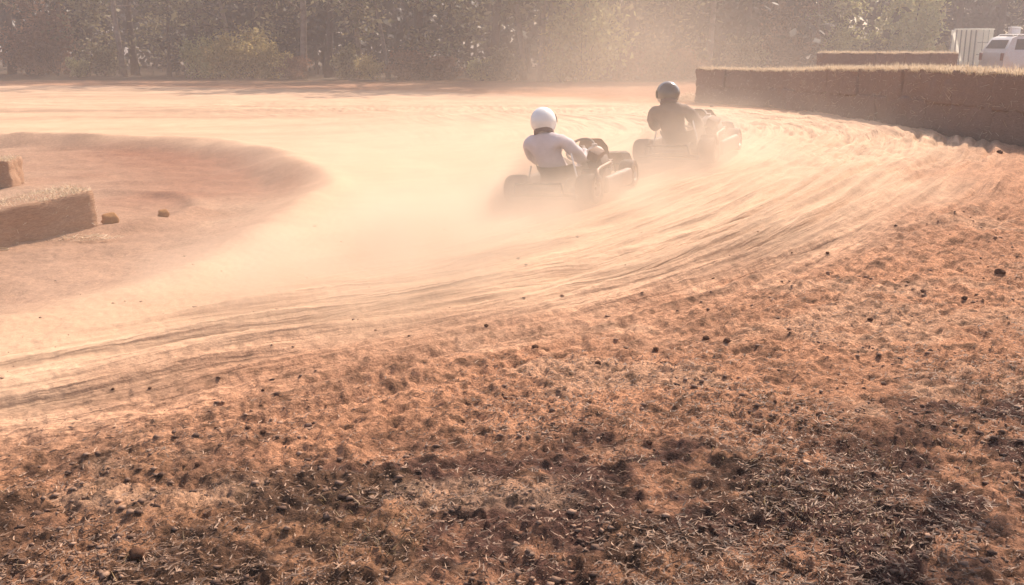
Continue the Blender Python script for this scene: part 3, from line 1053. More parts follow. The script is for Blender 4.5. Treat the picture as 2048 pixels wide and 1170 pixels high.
    add_tube(bm, [cc, (0, .45, .10)], 0.011)
    bm_obj("steering_wheel", bm, M["black_plastic"], k)
    bm = bmesh.new()
    pr = [(-.30, .62, .07), (-.33, .78, .08), (-.22, .90, .09), (.22, .90, .09), (.33, .78, .08), (.30, .62, .07)]
    lo = [bm.verts.new(p) for p in pr]
    hi = [bm.verts.new((p[0] * .82, p[1] - .06, p[2] + (.22 if 0 < i < 5 else .26))) for i, p in enumerate(pr)]
    for i in range(5):
        bm.faces.new((lo[i], lo[i + 1], hi[i + 1], hi[i]))
    bm.faces.new(hi)
    bmesh.ops.solidify(bm, geom=bm.faces[:], thickness=0.006)
    bm_obj("nose_panel", bm, panel, k, bevel=0.0)
    # upright fairing in front of the steering wheel
    bm = bmesh.new()
    rows = []
    for j, (wv, yy, zz) in enumerate(((.13, .56, .20), (.16, .52, .30), (.165, .47, .42), (.12, .43, .50))):
        rows.append([bm.verts.new((wv * (-1 + 2 * i / 6), yy - .05 * (-1 + 2 * i / 6) ** 2, zz)) for i in range(7)])
    for a, b in zip(rows, rows[1:]):
        for i in range(6):
            bm.faces.new((a[i], a[i + 1], b[i + 1], b[i]))
    bmesh.ops.solidify(bm, geom=bm.faces[:], thickness=0.008)
    bm_obj("front_fairing", bm, panel if panel is M["panel_dark"] else M["panel_mid"], k)
    for s in (-1, 1):
        bm = bmesh.new()
        add_box(bm, (s * .45, -.03, .14), (.085, .60, .16))
        bm_obj("side_panel", bm, panel, k, bevel=0.03, seg=3)
    bm = bmesh.new()
    add_tube(bm, [(-.22, .66, .09), (-.24, .94, .10), (.24, .94, .10), (.22, .66, .09)], 0.012)
    bm_obj("front_bumper", bm, M["chrome"], k)
    for s in (-1, 1):
        bm = bmesh.new()
        add_tube(bm, [(s * .15, .60, .07), (s * .15, .60, .21)], 0.008)
        add_tube(bm, [(s * .15 - .05, .60, .21), (s * .15 + .05, .60, .21)], 0.008)
        bm_obj("pedal", bm, M["steel"], k)
    return k


def make_driver(label, loc, rot, jacket, helmet_m, chin_m, lean, twist, look, elbow_out=0.0):
    """lean: sideways shift of the head in metres (left < 0); look: head yaw, left > 0"""
    pr = thing("person", label, "person", loc, 0)
    pr.rotation_mode = "QUATERNION"; pr.rotation_quaternion = rot

    def sh(p):
        f = max(0, (p[2] - .18)) / .70
        tz = twist * min(1.0, f * 1.3)
        x, y = p[0], p[1] + .36
        x, y = x * math.cos(tz) - y * math.sin(tz), x * math.sin(tz) + y * math.cos(tz)
        return Vector((x + lean * f ** 1.15 - 0.06, y - .36, p[2] - .055 * f))

    verts = []; rad = []; edges = []

    def P(p, r, par=None, raw=False):
        verts.append(Vector(p) if raw else sh(p)); rad.append(r if isinstance(r, tuple) else (r, r))
        if par is not None:
            edges.append((par, len(verts) - 1))
        return len(verts) - 1

    pel = P((0, -.30, .19), (.155, .125))
    ab = P((0, -.36, .34), (.195, .135), pel)
    ch = P((0, -.395, .50), (.198, .138), ab)
    up = P((0, -.385, .615), (.168, .112), ch)
    nk = P((0, -.365, .705), (.070, .070), up)
    hd = P((0, -.335, .755), (.080, .092), nk)
    ht = P((0, -.335, .845), (.070, .08), hd)
    for s in (-1, 1):
        eo = elbow_out if s < 0 else 0.0
        shd = P((s * .185, -.37, .615), (.088, .086), up)
        ua = P((s * (.235 + eo * .5), -.30, .51), (.072, .072), shd)
        el = P((s * (.245 + eo), -.18, .39), (.060, .060), ua)
        fa = P((s * (.245 + eo * .5), -.02, .42), (.042, .042), el)
        wr = P((s * .165, .085, .445), (.029, .026), fa)
        pm = P((s * .150, .125, .462), (.034, .020), wr)
        # five fingers closing round the rim of the steering wheel
        b = verts[pm]
        for j, (oy, oz, ln) in enumerate(((.030, .020, 1.0), (.032, .004, 1.08), (.028, -.012, 1.0), (.020, -.026, .82))):
            f1 = P(b + Vector((s * -.004, oy, oz)), .0095, pm, True)
            f2 = P(verts[f1] + Vector((s * -.026, .014, -.002)) * ln, .0088, f1, True)
            f3 = P(verts[f2] + Vector((s * -.016, -.016, -.006)) * ln, .0078, f2, True)
        t1 = P(b + Vector((s * -.022, -.004, .018)), .0115, pm, True)
        t2 = P(verts[t1] + Vector((s * -.020, .012, .008)), .0095, t1, True)
        hip = P((s * .10, -.24, .17), (.098, .090), pel)
        th_ = P((s * .165, -.02, .27), (.082, .080), hip)
        kn = P((s * .19, .17, .335), (.062, .062), th_)
        cf = P((s * .175, .34, .235), (.056, .058), kn)
        an = P((s * .15, .50, .125), (.040, .042), cf)
        he = P((s * .15, .535, .095), (.040, .036), an)
        to = P((s * .15, .60, .20), (.034, .026), he)
    me = bpy.data.meshes.new("body")
    me.from_pydata(verts, edges, [])
    tmp = bpy.data.objects.new("body_tmp", me)
    COL.objects.link(tmp)
    sk = tmp.modifiers.new("Skin", "SKIN")
    sk.use_smooth_shade = True
    sk.branch_smoothing = 0.6
    for i, sv in enumerate(me.skin_vertices[0].data):
        sv.radius = rad[i]; sv.use_root = (i == 0)
    ss = tmp.modifiers.new("Sub", "SUBSURF"); ss.levels = 2; ss.render_levels = 2
    dg = bpy.context.evaluated_depsgraph_get()
    dg.update()
    bme = bpy.data.meshes.new_from_object(tmp.evaluated_get(dg))
    bpy.data.objects.remove(tmp)
    bme.name = "body"
    bme.materials.clear()
    for mm in (jacket, M["trousers"], M["glove"], M["boot"], M["skin"]):
        bme.materials.append(mm)
    neck = verts[nk]
    # cloth folds
    for v in bme.vertices:
        c = v.co
        if .18 < c.z < .70 and c.y < .05:
            d = mnoise.noise(Vector((c.x * 7, c.y * 7, c.z * 16)) + Vector((lean * 50, 0, 0)))
            v.co = c + v.normal * (0.017 * d + 0.008 * mnoise.noise(Vector((c.x * 16, c.y * 16, c.z * 30))) + 0.003 * mnoise.noise(c * 60))
    for p in bme.polygons:
        c = p.center
        p.use_smooth = True
        mi = 0
        if c.z < .30 and c.y > -.45:
            mi = 1
        if c.y > -.12 and abs(c.x) > .08 and c.z < .385 and not (c.z > .34 and c.y < 0.02 and abs(c.x) > .22):
            mi = 1
        if c.y > .47 and c.z < .26:
            mi = 3
        if c.y > .092 and .39 < c.z < .56:
            mi = 2
        if c.z > neck.z + .02:
            mi = 4
        p.material_index = mi
    body = link("body", bme, pr)
    # helmet
    hc = (verts[hd] + verts[ht]) / 2 + Vector((0, .012, .012))
    bm = bmesh.new()
    bmesh.ops.create_uvsphere(bm, u_segments=40, v_segments=28, radius=1.0)
    for v in bm.verts:
        c = v.co.copy()
        x, y, z = c.x * .131, c.y * .157, c.z * .150
        if z < 0:
            k = min(1, -z / .142)
            x *= 1 - .10 * k * k; y = y * (1 - .05 * k) + (.018 * k if y > 0 else .012 * k)
            z *= 0.96
        if z < -.100:
            z = -.100 + (z + .100) * .25
        v.co = (x, y, z)
    # eye port is a recess at the front
    for f in bm.faces:
        c = f.calc_center_median()
        f.material_index = 1 if (c.z < -.035 and c.y > .015) else 0
    hm = bm_obj("helmet", bm, [helmet_m, chin_m], body)
    hm.location = hc
    hm.scale = (.955, .955, .955)
    hm.rotation_euler = (R(-6), lean * 0.9, look)
    bm = bmesh.new()
    rows = []
    for j in range(7):
        el = R(-9 + j * 6.0)
        row = []
        for i in range(17):
            az = R(-70 + i * 8.75)
            row.append(bm.verts.new((math.sin(az) * math.cos(el) * .139, math.cos(az) * math.cos(el) * .1635, math.sin(el) * .146)))
        rows.append(row)
    for a, b in zip(rows, rows[1:]):
        for i in range(16):
            bm.faces.new((a[i], a[i + 1], b[i + 1], b[i]))
    bmesh.ops.solidify(bm, geom=bm.faces[:], thickness=0.004)
    bm_obj("visor", bm, M["visor"], hm)
    # collar
    bm = bmesh.new()
    ax = (verts[hd] - verts[nk]).normalized()
    q = ax.to_track_quat("Z", "Y").to_matrix().to_4x4()
    add_lathe(bm, [(-.040, .084), (-.02, .096), (.004, .098), (.018, .088), (.018, .070), (-.03, .064)], "Z", 28)
    bmesh.ops.transform(bm, matrix=Matrix.Translation(verts[nk] + Vector((0, .0, .004))) @ q @ Matrix.Diagonal((1.0, 1.08, 1, 1)), verts=bm.verts)
    bm_obj("neck_collar", bm, M["collar"], body)
    return pr


def kart_pose(px, py, yaw):
    p = g(px, py)
    c, s = math.cos(yaw), math.sin(yaw)
    fw_ = Vector((-s, c, 0)); rt_ = Vector((c, s, 0))
    hf = lambda q: float(height(np.array([q.x]), np.array([q.y]), False)[0])
    f = p + fw_ * .53; b = p - fw_ * .52; r_ = p + rt_ * .5; l_ = p - rt_ * .5
    fwd = Vector((fw_.x, fw_.y, (hf(f) - hf(b)) / 1.05)).normalized()
    rgt = Vector((rt_.x, rt_.y, (hf(r_) - hf(l_)) / 1.0)).normalized()
    up = rgt.cross(fwd).normalized(); fwd = up.cross(rgt)
    m3 = Matrix((rgt, fwd, up)).transposed()
    z = hf(p) + 0.012
    return Vector((p.x, p.y, z)), m3.to_quaternion()


loc, rot = kart_pose(1156, 391, R(-30))
make_kart("dusty low go kart under the white-helmeted driver, exhaust pipe bent over its right tyre", loc, rot, M["panel_light"])
make_driver("driver in white helmet and pale lilac-grey jacket, seen from behind in the rear kart", loc, rot, M["jacket_lilac"], M["helmet_white"], M["helmet_white"], -0.10, R(4), R(12))
loc, rot = kart_pose(1384, 316, R(-30))
make_kart("dark go kart in the lead, its wide left rear tyre clear of the dust", loc, rot, M["panel_dark"])
make_driver("driver in dark helmet and dark brown suit leaning left in the leading kart", loc, rot, M["jacket_brown"], M["helmet_dark"], M["helmet_grey"], -0.09, R(10), R(62), 0.03)


# ------------------------------------------------------------------ vehicles beyond the bales
def make_suv(loc, rz):
    t = thing("parked_suv", "silver beige estate car parked behind the long bale wall at right", "car", loc, rz)
    # side profile, x = length (rear at 0), z = height, wheel arches cut out
    def arch(cx, r=.40, z0=.34, n=10):
        return [(cx + r * math.cos(a), z0 + r * math.sin(a)) for a in [PI * k / n for k in range(n + 1)]]
    low = [(0.02, .40), (0.0, .62), (0.04, 1.12)] + [(0.10, 1.20), (4.55 - 1.35, 1.16), (4.2, 1.04), (4.62, .92), (4.70, .70), (4.66, .38)]
    under = [(3.82 + .40, .32)] + arch(3.82) + [(3.82 - .40, .28), (1.06 + .40, .28)] + arch(1.06) + [(1.06 - .40, .32)]
    poly = low + under
    bm = bmesh.new()
    W2 = .90
    a = [bm.verts.new((x, -W2, z)) for x, z in poly]
    b = [bm.verts.new((x, W2, z)) for x, z in poly]
    n = len(poly)
    for i in range(n):
        bm.faces.new((a[i], a[(i + 1) % n], b[(i + 1) % n], b[i]))
    bm.faces.new(a[::-1]); bm.faces.new(b)
    bmesh.ops.triangulate(bm, faces=[f for f in bm.faces if len(f.verts) > 4])
    bm_obj("body", bm, M["paint_beige"], t, bevel=0.03)
    cab = [(0.08, 1.19), (0.34, 1.66), (0.55, 1.74), (2.35, 1.74), (2.62, 1.68), (3.25, 1.17)]
    bm = bmesh.new()
    a = [bm.verts.new((x, -W2 + .03 + (z - 1.17) * .22, z)) for x, z in cab]
    b = [bm.verts.new((x, W2 - .03 - (z - 1.17) * .22, z)) for x, z in cab]
    n = len(cab)
    for i in range(n - 1):
        bm.faces.new((a[i], a[i + 1], b[i + 1], b[i]))
    bm.faces.new((a[-1], a[0], b[0], b[-1]))
    bm.faces.new(a[::-1]); bm.faces.new(b)
    bm_obj("cabin", bm, M["paint_beige"], t, bevel=0.04)
    # glass
    for s in (-1, 1):
        for (x0, x1, xt0, xt1) in ((.42, 1.05, .52, 1.05), (1.13, 1.95, 1.13, 1.95), (2.03, 2.92, 2.03, 2.50)):
            bm = bmesh.new()
            f = lambda x, z: (x, s * (W2 - .03 - (z - 1.17) * .22 + .006), z)
            vs = [bm.verts.new(f(*p)) for p in ((x0, 1.24), (x1, 1.24), (xt1, 1.63), (xt0, 1.63))]
            bm.faces.new(vs)
            bmesh.ops.solidify(bm, geom=bm.faces[:], thickness=0.008)
            bm_obj("side_window", bm, M["glass"], t, False)
    bm = bmesh.new()
    bm.faces.new([bm.verts.new(p) for p in ((.115, -.70, 1.28), (.115, .70, 1.28), (.295, .62, 1.60), (.295, -.62, 1.60))])
    bmesh.ops.solidify(bm, geom=bm.faces[:], thickness=0.008)
    bm_obj("rear_window", bm, M["glass"], t, False)
    bm = bmesh.new()
    bm.faces.new([bm.verts.new(p) for p in ((3.20, -.72, 1.23), (3.20, .72, 1.23), (2.70, .62, 1.64), (2.70, -.62, 1.64))])
    bmesh.ops.solidify(bm, geom=bm.faces[:], thickness=0.008)
    bm_obj("windscreen", bm, M["glass"], t, False)
    for cx in (1.06, 3.82):
        for s in (-1, 1):
            w = make_wheel(t, (0, 0, 0), .34, .22, s)
            w.matrix_local = Matrix.Translation((cx, s * .80, .34)) @ Matrix.Rotation(PI / 2, 4, "Z")
    for s in (-1, 1):
        bm = bmesh.new(); add_box(bm, (.02, s * .78, .98), (.10, .16, .28)); bm_obj("tail_light", bm, M["red_lens"], t, bevel=0.02)
        bm = bmesh.new(); add_box(bm, (4.60, s * .70, .80), (.14, .30, .14)); bm_obj("headlight", bm, M["clear_lens"], t, bevel=0.02)
        bm = bmesh.new(); add_tube(bm, [(.55, s * .66, 1.75), (.62, s * .66, 1.80), (2.2, s * .66, 1.80), (2.3, s * .66, 1.75)], .016); bm_obj("roof_edge_highlight", bm, M["white_paint"], t)  # white tubes stand in for the highlight along the roof edge
        for xx in (1.80, 2.75):
            bm = bmesh.new(); add_box(bm, (xx, s * .915, 1.03), (.18, .025, .03)); bm_obj("door_handle", bm, M["paint_beige"], t, bevel=0.008)
        bm = bmesh.new(); add_box(bm, (2.95, s * .98, 1.24), (.10, .18, .13)); bm_obj("wing_mirror", bm, M["paint_beige"], t, bevel=0.03)
    bm = bmesh.new(); add_box(bm, (-.02, 0, .50), (.12, 1.70, .20)); bm_obj("rear_bumper", bm, M["grey_metal"], t, bevel=0.04)
    bm = bmesh.new(); add_box(bm, (4.70, 0, .50), (.12, 1.70, .22)); bm_obj("front_bumper", bm, M["grey_metal"], t, bevel=0.04)
    return t


sp = at_depth(1965, 38.0)
suv_z = sp.z
make_suv((sp.x + .75, sp.y + .9, suv_z), R(3))
cp = at_depth(2023, 38.9)
ck = thing("cooler_box", "small white cooler box on the roof of the beige car", "cooler", (cp.x, cp.y, suv_z + 1.815))
bm = bmesh.new(); add_box(bm, (0, 0, .11), (.34, .30, .20)); bm_obj("tub", bm, M["white_paint"], ck, bevel=0.02)
bm = bmesh.new(); add_box(bm, (0, 0, .235), (.36, .32, .045)); bm_obj("lid", bm, M["white_paint"], ck, bevel=0.012)
bm = bmesh.new(); add_tube(bm, [(-.185, 0, .14), (-.20, 0, .26), (-.10, 0, .285), (.10, 0, .285), (.20, 0, .26), (.185, 0, .14)], .008); bm_obj("handle", bm, M["grey_metal"], ck)

tp = at_depth(1951, 42.0)
tr = thing("box_trailer", "white ribbed box trailer with pale sides standing left of the beige car", "trailer", (tp.x, tp.y, tp.z), R(38))
# near corner at the origin; the ribbed side runs back to the left (+Y), the panelled side to the right (+X)
TL, TW, T0, T1 = 1.15, 1.30, .42, 2.02
bm = bmesh.new()
nv = 7
def wallq(p, q_, z0, z1):
    vs = [bm.verts.new((p[0], p[1], z0)), bm.verts.new((q_[0], q_[1], z0)), bm.verts.new((q_[0], q_[1], z1)), bm.verts.new((p[0], p[1], z1))]
    bm.faces.new(vs)
for a_, b_ in (((0, 0), (TW, 0)), ((TW, 0), (TW, TL)), ((TW, TL), (0, TL))):
    wallq(a_, b_, T0, T1)
vs = [bm.verts.new(p) for p in ((0, 0, T0), (0, TL, T0), (0, TL, T1 - .30), (0, TL - .16, T1 - .04), (0, TL - .30, T1), (0, 0, T1))]
bm.faces.new(vs)
bmesh.ops.solidify(bm, geom=bm.faces[:], thickness=0.02)
bm_obj("side_panel", bm, M["white_sheet"], tr, False)
bm = bmesh.new(); add_box(bm, (TW / 2, TL / 2 - .08, T1 + .025), (TW + .06, TL - .10, .04)); bm_obj("roof", bm, M["white_sheet"], tr, bevel=0.01)
for k in range(6):
    bm = bmesh.new()
    yy = .06 + k * (TL - .10) / 5
    add_box(bm, (-.030, yy, (T0 + T1) / 2 - (.10 if k > 4 else 0)), (.03, .045, T1 - T0 - (.22 if k > 4 else .02)))
    bm_obj("rib", bm, M["grey_metal"], tr, False)
for k, xx in enumerate((.42, .86)):
    bm = bmesh.new(); add_box(bm, (xx, -.026, (T0 + T1) / 2), (.02, .02, T1 - T0)); bm_obj("panel_seam", bm, M["grey_metal"], tr, False)
for zz in (1.02, 1.50):
    bm = bmesh.new(); add_box(bm, (TW / 2, -.026, zz), (TW - .02, .016, .022)); bm_obj("panel_seam", bm, M["grey_metal"], tr, False)
bm = bmesh.new(); add_box(bm, (TW / 2, TL / 2, T0 - .05), (TW + .02, TL + .02, .08)); add_tube(bm, [(TW / 2, TL, T0 - .05), (TW / 2, TL + .9, T0 - .05)], .03); bm_obj("chassis", bm, M["grey_metal"], tr, False)
for s in (0.02, TW - 0.02):
    make_wheel(tr, (s, TL / 2, .28), .28, .16, 1 if s > .5 else -1)


# ------------------------------------------------------------------ woodland edge
def leaf_quads(c, n, spread, size, rng):
    """n leaf sprays scattered round every centre in c (k,3)"""
    k = len(c)
    cen = np.repeat(c, n, 0) + rng.normal(0, 1, (k * n, 3)) * np.asarray(spread)
    m = len(cen)
    a = rng.normal(0, 1, (m, 3)); a /= np.linalg.norm(a, axis=1)[:, None]
    b = np.cross(a, rng.normal(0, 1, (m, 3))); b /= np.linalg.norm(b, axis=1)[:, None]
    s = size * (0.5 + rng.random(m))[:, None]
    v = np.stack([cen - a * s, cen - b * s * .5 + a * s * .1, cen + a * s, cen + b * s * .5 + a * s * .1], 1).reshape(-1, 3)
    return v, np.arange(m * 4).reshape(-1, 4)


def trunk_bm(rr, h, r0, lean=0.03, limbs=7, low=0.35):
    bm = bmesh.new()
    ends = []
    pts = []
    p = Vector((0, 0, -0.15)); d = Vector((rr.uniform(-lean, lean), rr.uniform(-lean, lean), 1))
    ns = 9
    for i in range(ns + 1):
        pts.append(p.copy())
        d = (d + Vector((rr.uniform(-.05, .05), rr.uniform(-.05, .05), 0))).normalized()
        p = p + d * (h / ns)
    rads = [r0 * (1.35 if i == 0 else 1 - .82 * i / ns) for i in range(ns + 1)]
    add_tube(bm, pts, rads, 9)
    for j in range(limbs):
        f = low + (1 - low) * (j + rr.random()) / limbs * .95
        i = min(ns - 1, int(f * ns)); q = pts[i].lerp(pts[i + 1], f * ns - i)
        az = rr.uniform(0, 2 * PI); ln = h * rr.uniform(.14, .30) * (1.15 - f * .6)
        e = Vector((math.cos(az), math.sin(az), rr.uniform(.1, .7))).normalized()
        a_ = q + e * ln * .5 + Vector((0, 0, -.03 * ln)); b_ = q + e * ln + Vector((0, 0, .10 * ln))
        rb = max(.012, rads[i] * .42)
        add_tube(bm, [q, a_, b_], [rb, rb * .65, rb * .25], 6)
        ends += [b_, a_.lerp(b_, .4), q.lerp(a_, .8)]
        for _ in range(2):
            e2 = (e + Vector((rr.uniform(-.9, .9), rr.uniform(-.9, .9), rr.uniform(-.2, .6)))).normalized()
            c_ = a_ + e2 * ln * .45
            add_tube(bm, [a_, c_], [rb * .5, rb * .15], 5)
            ends.append(c_)
    ends.append(pts[-1])
    return bm, ends


def make_tree(seed, h, r0, leaf, limbs, low, nleaf, spread, lsize):
    rr = random.Random(seed); rng = np.random.default_rng(seed)
    bm, ends = trunk_bm(rr, h, r0, .04, limbs, low)
    bmesh.ops.recalc_face_normals(bm, faces=bm.faces)
    tm = bpy.data.meshes.new("trunk"); bm.to_mesh(tm); bm.free(); tm.materials.append(M["bark_pale" if leaf == "leaf_olive" and seed < 140 else "bark"])
    for p in tm.polygons:
        p.use_smooth = True
    v, q = leaf_quads(np.array([e[:] for e in ends]), nleaf, spread, lsize, rng)
    cm = mesh_np("crown", v, q, M[leaf])
    return tm, cm


PROTO = {
    "tall dark pine": [make_tree(101 + k, 15, .19, "leaf_green", 15, .30, 18, (.5, .5, .35), .20) for k in range(2)],
    "slim bare-stemmed": [make_tree(121 + k, 12, .13, "leaf_olive", 11, .22, 17, (.5, .5, .4), .17) for k in range(3)],
    "leafy olive": [make_tree(141 + k, 10, .14, "leaf_olive", 14, .10, 28, (.5, .5, .45), .15) for k in range(2)],
    "golden-leaved": [make_tree(161 + k, 6.5, .09, "leaf_gold", 13, .12, 34, (.34, .34, .32), .12) for k in range(2)],
    "yellow-green": [make_tree(181 + k, 7.0, .10, "leaf_yellow", 14, .14, 42, (.34, .34, .32), .12) for k in range(2)],
    "russet-leaved": [make_tree(191 + k, 6.0, .08, "leaf_russet", 12, .08, 36, (.36, .36, .34), .12) for k in range(1)],
}


def edge_y(px):
    return float(np.interp(px, [-400, 0, 350, 700, 1000, 1200, 1400, 1560, 1750, 2048, 2400], [52, 50.5, 48, 45, 42, 41, 44, 50, 56, 60, 62]))


tree_list = [  # column, depth behind the edge, kind, variant, scale
    (-250, 1, "tall dark pine", 0, 1), (-110, 2, "leafy olive", 0, 1), (20, 2.5, "tall dark pine", 1, 1.0), (75, 1.2, "russet-leaved", 0, .9),
    (130, 3.0, "slim bare-stemmed", 1, 1.1), (172, 1.5, "leafy olive", 1, .8), (245, 1.0, "slim bare-stemmed", 0, 1.2), (268, 3.2, "tall dark pine", 0, 1.0),
    (335, 2.2, "leafy olive", 0, .75), (400, 3.0, "tall dark pine", 1, 1.1), (470, 2.6, "slim bare-stemmed", 2, 1.0), (530, 3.8, "leafy olive", 1, .9),
    (603, .8, "slim bare-stemmed", 0, 1.35), (655, 3.2, "tall dark pine", 0, 1), (722, 1.6, "slim bare-stemmed", 1, 1.0), (776, 1.0, "slim bare-stemmed", 2, .8),
    (850, 3.5, "tall dark pine", 1, 1.0), (905, 3.0, "leafy olive", 0, .9), (985, 1.0, "tall dark pine", 0, 1.1), (1048, 1.2, "slim bare-stemmed", 1, 1.1),
    (1078, .6, "slim bare-stemmed", 0, 1.0), (1102, 1.1, "slim bare-stemmed", 2, 1.1), (1160, .8, "golden-leaved", 0, .9), (1195, 1.6, "slim bare-stemmed", 0, 1.2),
    (1270, 3.0, "tall dark pine", 1, 1.1), (1335, 2.5, "leafy olive", 1, .8), (1420, 2, "slim bare-stemmed", 1, 1.2), (1500, 2.2, "tall dark pine", 0, 1.1),
    (1572, 2.5, "russet-leaved", 0, 1.0), (1640, 1.0, "slim bare-stemmed", 0, 1.1), (1668, .6, "yellow-green", 1, .9), (1742, 2.5, "tall dark pine", 1, 1.0),
    (1812, .2, "yellow-green", 0, 1.0), (1845, 1.6, "golden-leaved", 1, 1.0), (1905, 3.0, "tall dark pine", 0, 1.1), (1990, 2.5, "tall dark pine", 1, 1.2),
    (2070, 2.2, "leafy olive", 0, .9), (2200, 2, "tall dark pine", 0, 1),
]
for k, (px, dy, kind, var, sc) in enumerate(tree_list):
    p = at_depth(px, edge_y(px) + dy)
    tm, cm = PROTO[kind][var]
    t = thing("tree", f"{kind} tree at the woodland edge, {ordinal(k + 1)} tree from the left", "tree", p, k * 2.399, "trees along the woodland edge")
    t.scale = (sc, sc, sc * .78)
    link("trunk", tm, t); link("crown", cm, t)


def make_shrub(seed, w, h, leaf, n, lsize):
    rr = random.Random(seed); rng = np.random.default_rng(seed)
    bm = bmesh.new()
    ends = []
    for k in range(11):
        az = rr.uniform(0, 2 * PI); out = rr.uniform(.15, 1) * w * .5
        e = Vector((math.cos(az) * out, math.sin(az) * out, h * rr.uniform(.45, .98) * (1.05 - .45 * (out / (w * .5)) ** 2)))
        m_ = e * .5 + Vector((0, 0, h * .10))
        add_tube(bm, [(0, 0, -.05), m_, e], [.018, .012, .004], 5)
        for _ in range(2):
            s_ = e + Vector((rr.uniform(-.25, .25), rr.uniform(-.25, .25), rr.uniform(.05, .34))) * (h * .5)
            add_tube(bm, [e, s_], [.005, .002], 4)
            ends.append(s_[:])
        ends += [e[:], (e * .75 + m_ * .25)[:], m_[:], (m_.x * 1.25, m_.y * 1.25, h * .18)]
    sm = bpy.data.meshes.new("stem"); bm.to_mesh(sm); bm.free(); sm.materials.append(M["bark"])
    v, q = leaf_quads(np.array(ends), n, (w * .075, w * .075, h * .085), lsize, rng)
    v[:, 2] = np.maximum(v[:, 2], 0.01)
    return sm, mesh_np("foliage", v, q, M[leaf])


SHR = {
    "golden": make_shrub(301, 2.6, 2.0, "leaf_gold", 46, .075), "yellow-green": make_shrub(302, 2.2, 2.4, "leaf_yellow", 44, .07),
    "russet": make_shrub(303, 3.0, 2.6, "leaf_russet", 46, .08), "olive": make_shrub(304, 2.4, 1.6, "leaf_olive", 44, .075),
    "pale": make_shrub(305, .8, .7, "leaf_yellow", 30, .035), "dull brown": make_shrub(306, 2.2, 1.1, "leaf_russet", 40, .06),
}
shrub_list = [
    (-60, 0.2, "russet", 1.1), (50, 0.0, "russet", 1.0), (112, .4, "russet", .9), (152, -.6, "pale", 1.3), (205, .6, "olive", .9), (395, -.2, "yellow-green", .85), (440, -.3, "golden", .95),
    (500, -.1, "golden", 1.05), (548, .3, "golden", .75), (585, .2, "dull brown", .8), (690, .4, "olive", .9), (745, .2, "golden", .5), (815, -.1, "dull brown", 1.0),
    (880, .5, "dull brown", .8), (965, .2, "pale", 1.4), (1010, .4, "olive", .8), (1130, .3, "golden", .8), (1165, -.4, "yellow-green", 1.5),
    (1120, -.5, "pale", 1.6), (1235, .2, "dull brown", 1.1), (1300, .4, "olive", 1.0), (1370, .2, "dull brown", 1.0), (1480, .4, "olive", 1.1),
    (1560, .2, "russet", .9), (1660, .0, "yellow-green", .8), (1730, .6, "olive", 1.2), (1815, -1.2, "yellow-green", 1.75), (1850, -.2, "golden", 1.0), (1930, .5, "olive", 1.2), (2040, .5, "olive", 1.2),
]
for k, (px, dy, kind, sc) in enumerate(sorted(shrub_list)):
    p = at_depth(px, edge_y(px) + dy)
    sm, fm = SHR[kind]
    t = thing("shrub", f"{kind} shrub at the foot of the woodland edge, {ordinal(k + 1)} shrub from the left", "shrub", p, k * 1.93, "shrubs along the woodland edge")
    t.scale = (sc, sc, sc)
    link("stem", sm, t); link("foliage", fm, t)


def woodland():
    rng = np.random.default_rng(77); rr = random.Random(77)
    bm = bmesh.new()
    cs = []
    for k in range(190):
        px = rr.uniform(-700, 2800)
        y = edge_y(px) + rr.uniform(4.5, 26)
        x = (px - 1024) / F_PX * y * 1.0
        h = rr.uniform(5.5, 9); r0 = rr.uniform(.06, .16)
        ln = rr.uniform(-.05, .05)
        z0 = float(height(np.array([x]), np.array([y]), False)[0])
        add_tube(bm, [(x, y, z0 - .2), (x + ln * h * .5, y, z0 + h * .5), (x + ln * h, y, z0 + h)], [r0, r0 * .7, r0 * .2], 6)
        for j in range(9):
            f = rr.uniform(.30, 1)
            cs.append((x + ln * h * f + rr.gauss(0, 1.3) * (1.2 - f * .6), y + rr.gauss(0, 1.3), z0 + h * f))
        for j in range(15):
            cs.append((x + rr.gauss(0, 2.2), y + rr.gauss(0, 1.4), z0 + rr.uniform(.2, 6.0)))
    tm = bpy.data.meshes.new("t"); bm.to_mesh(tm); bm.free()
    tv = np.array([v.co[:] for v in tm.vertices])
    tq = [tuple(p.vertices) for p in tm.polygons if len(p.vertices) == 4]
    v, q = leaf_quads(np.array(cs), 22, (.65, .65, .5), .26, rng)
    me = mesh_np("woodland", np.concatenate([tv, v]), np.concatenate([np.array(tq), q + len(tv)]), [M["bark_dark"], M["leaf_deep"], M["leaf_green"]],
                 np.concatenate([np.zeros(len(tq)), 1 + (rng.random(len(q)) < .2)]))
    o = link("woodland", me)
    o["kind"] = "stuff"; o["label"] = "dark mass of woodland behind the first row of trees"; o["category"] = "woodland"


woodland()

# an unseen tree added outside the frame to shade the spectators' verge
rr = random.Random(5)


def shade_tree(loc, h, seed, low, lab):
    tm, cm = make_tree(seed, h, .20, "leaf_olive", 17, low, 36, (.55, .55, .4), .13)
    t = thing("tree", lab, "tree", loc, 0)
    link("trunk", tm, t); link("crown", cm, t)


SUN_AZ, SUN_EL = R(33), R(43)

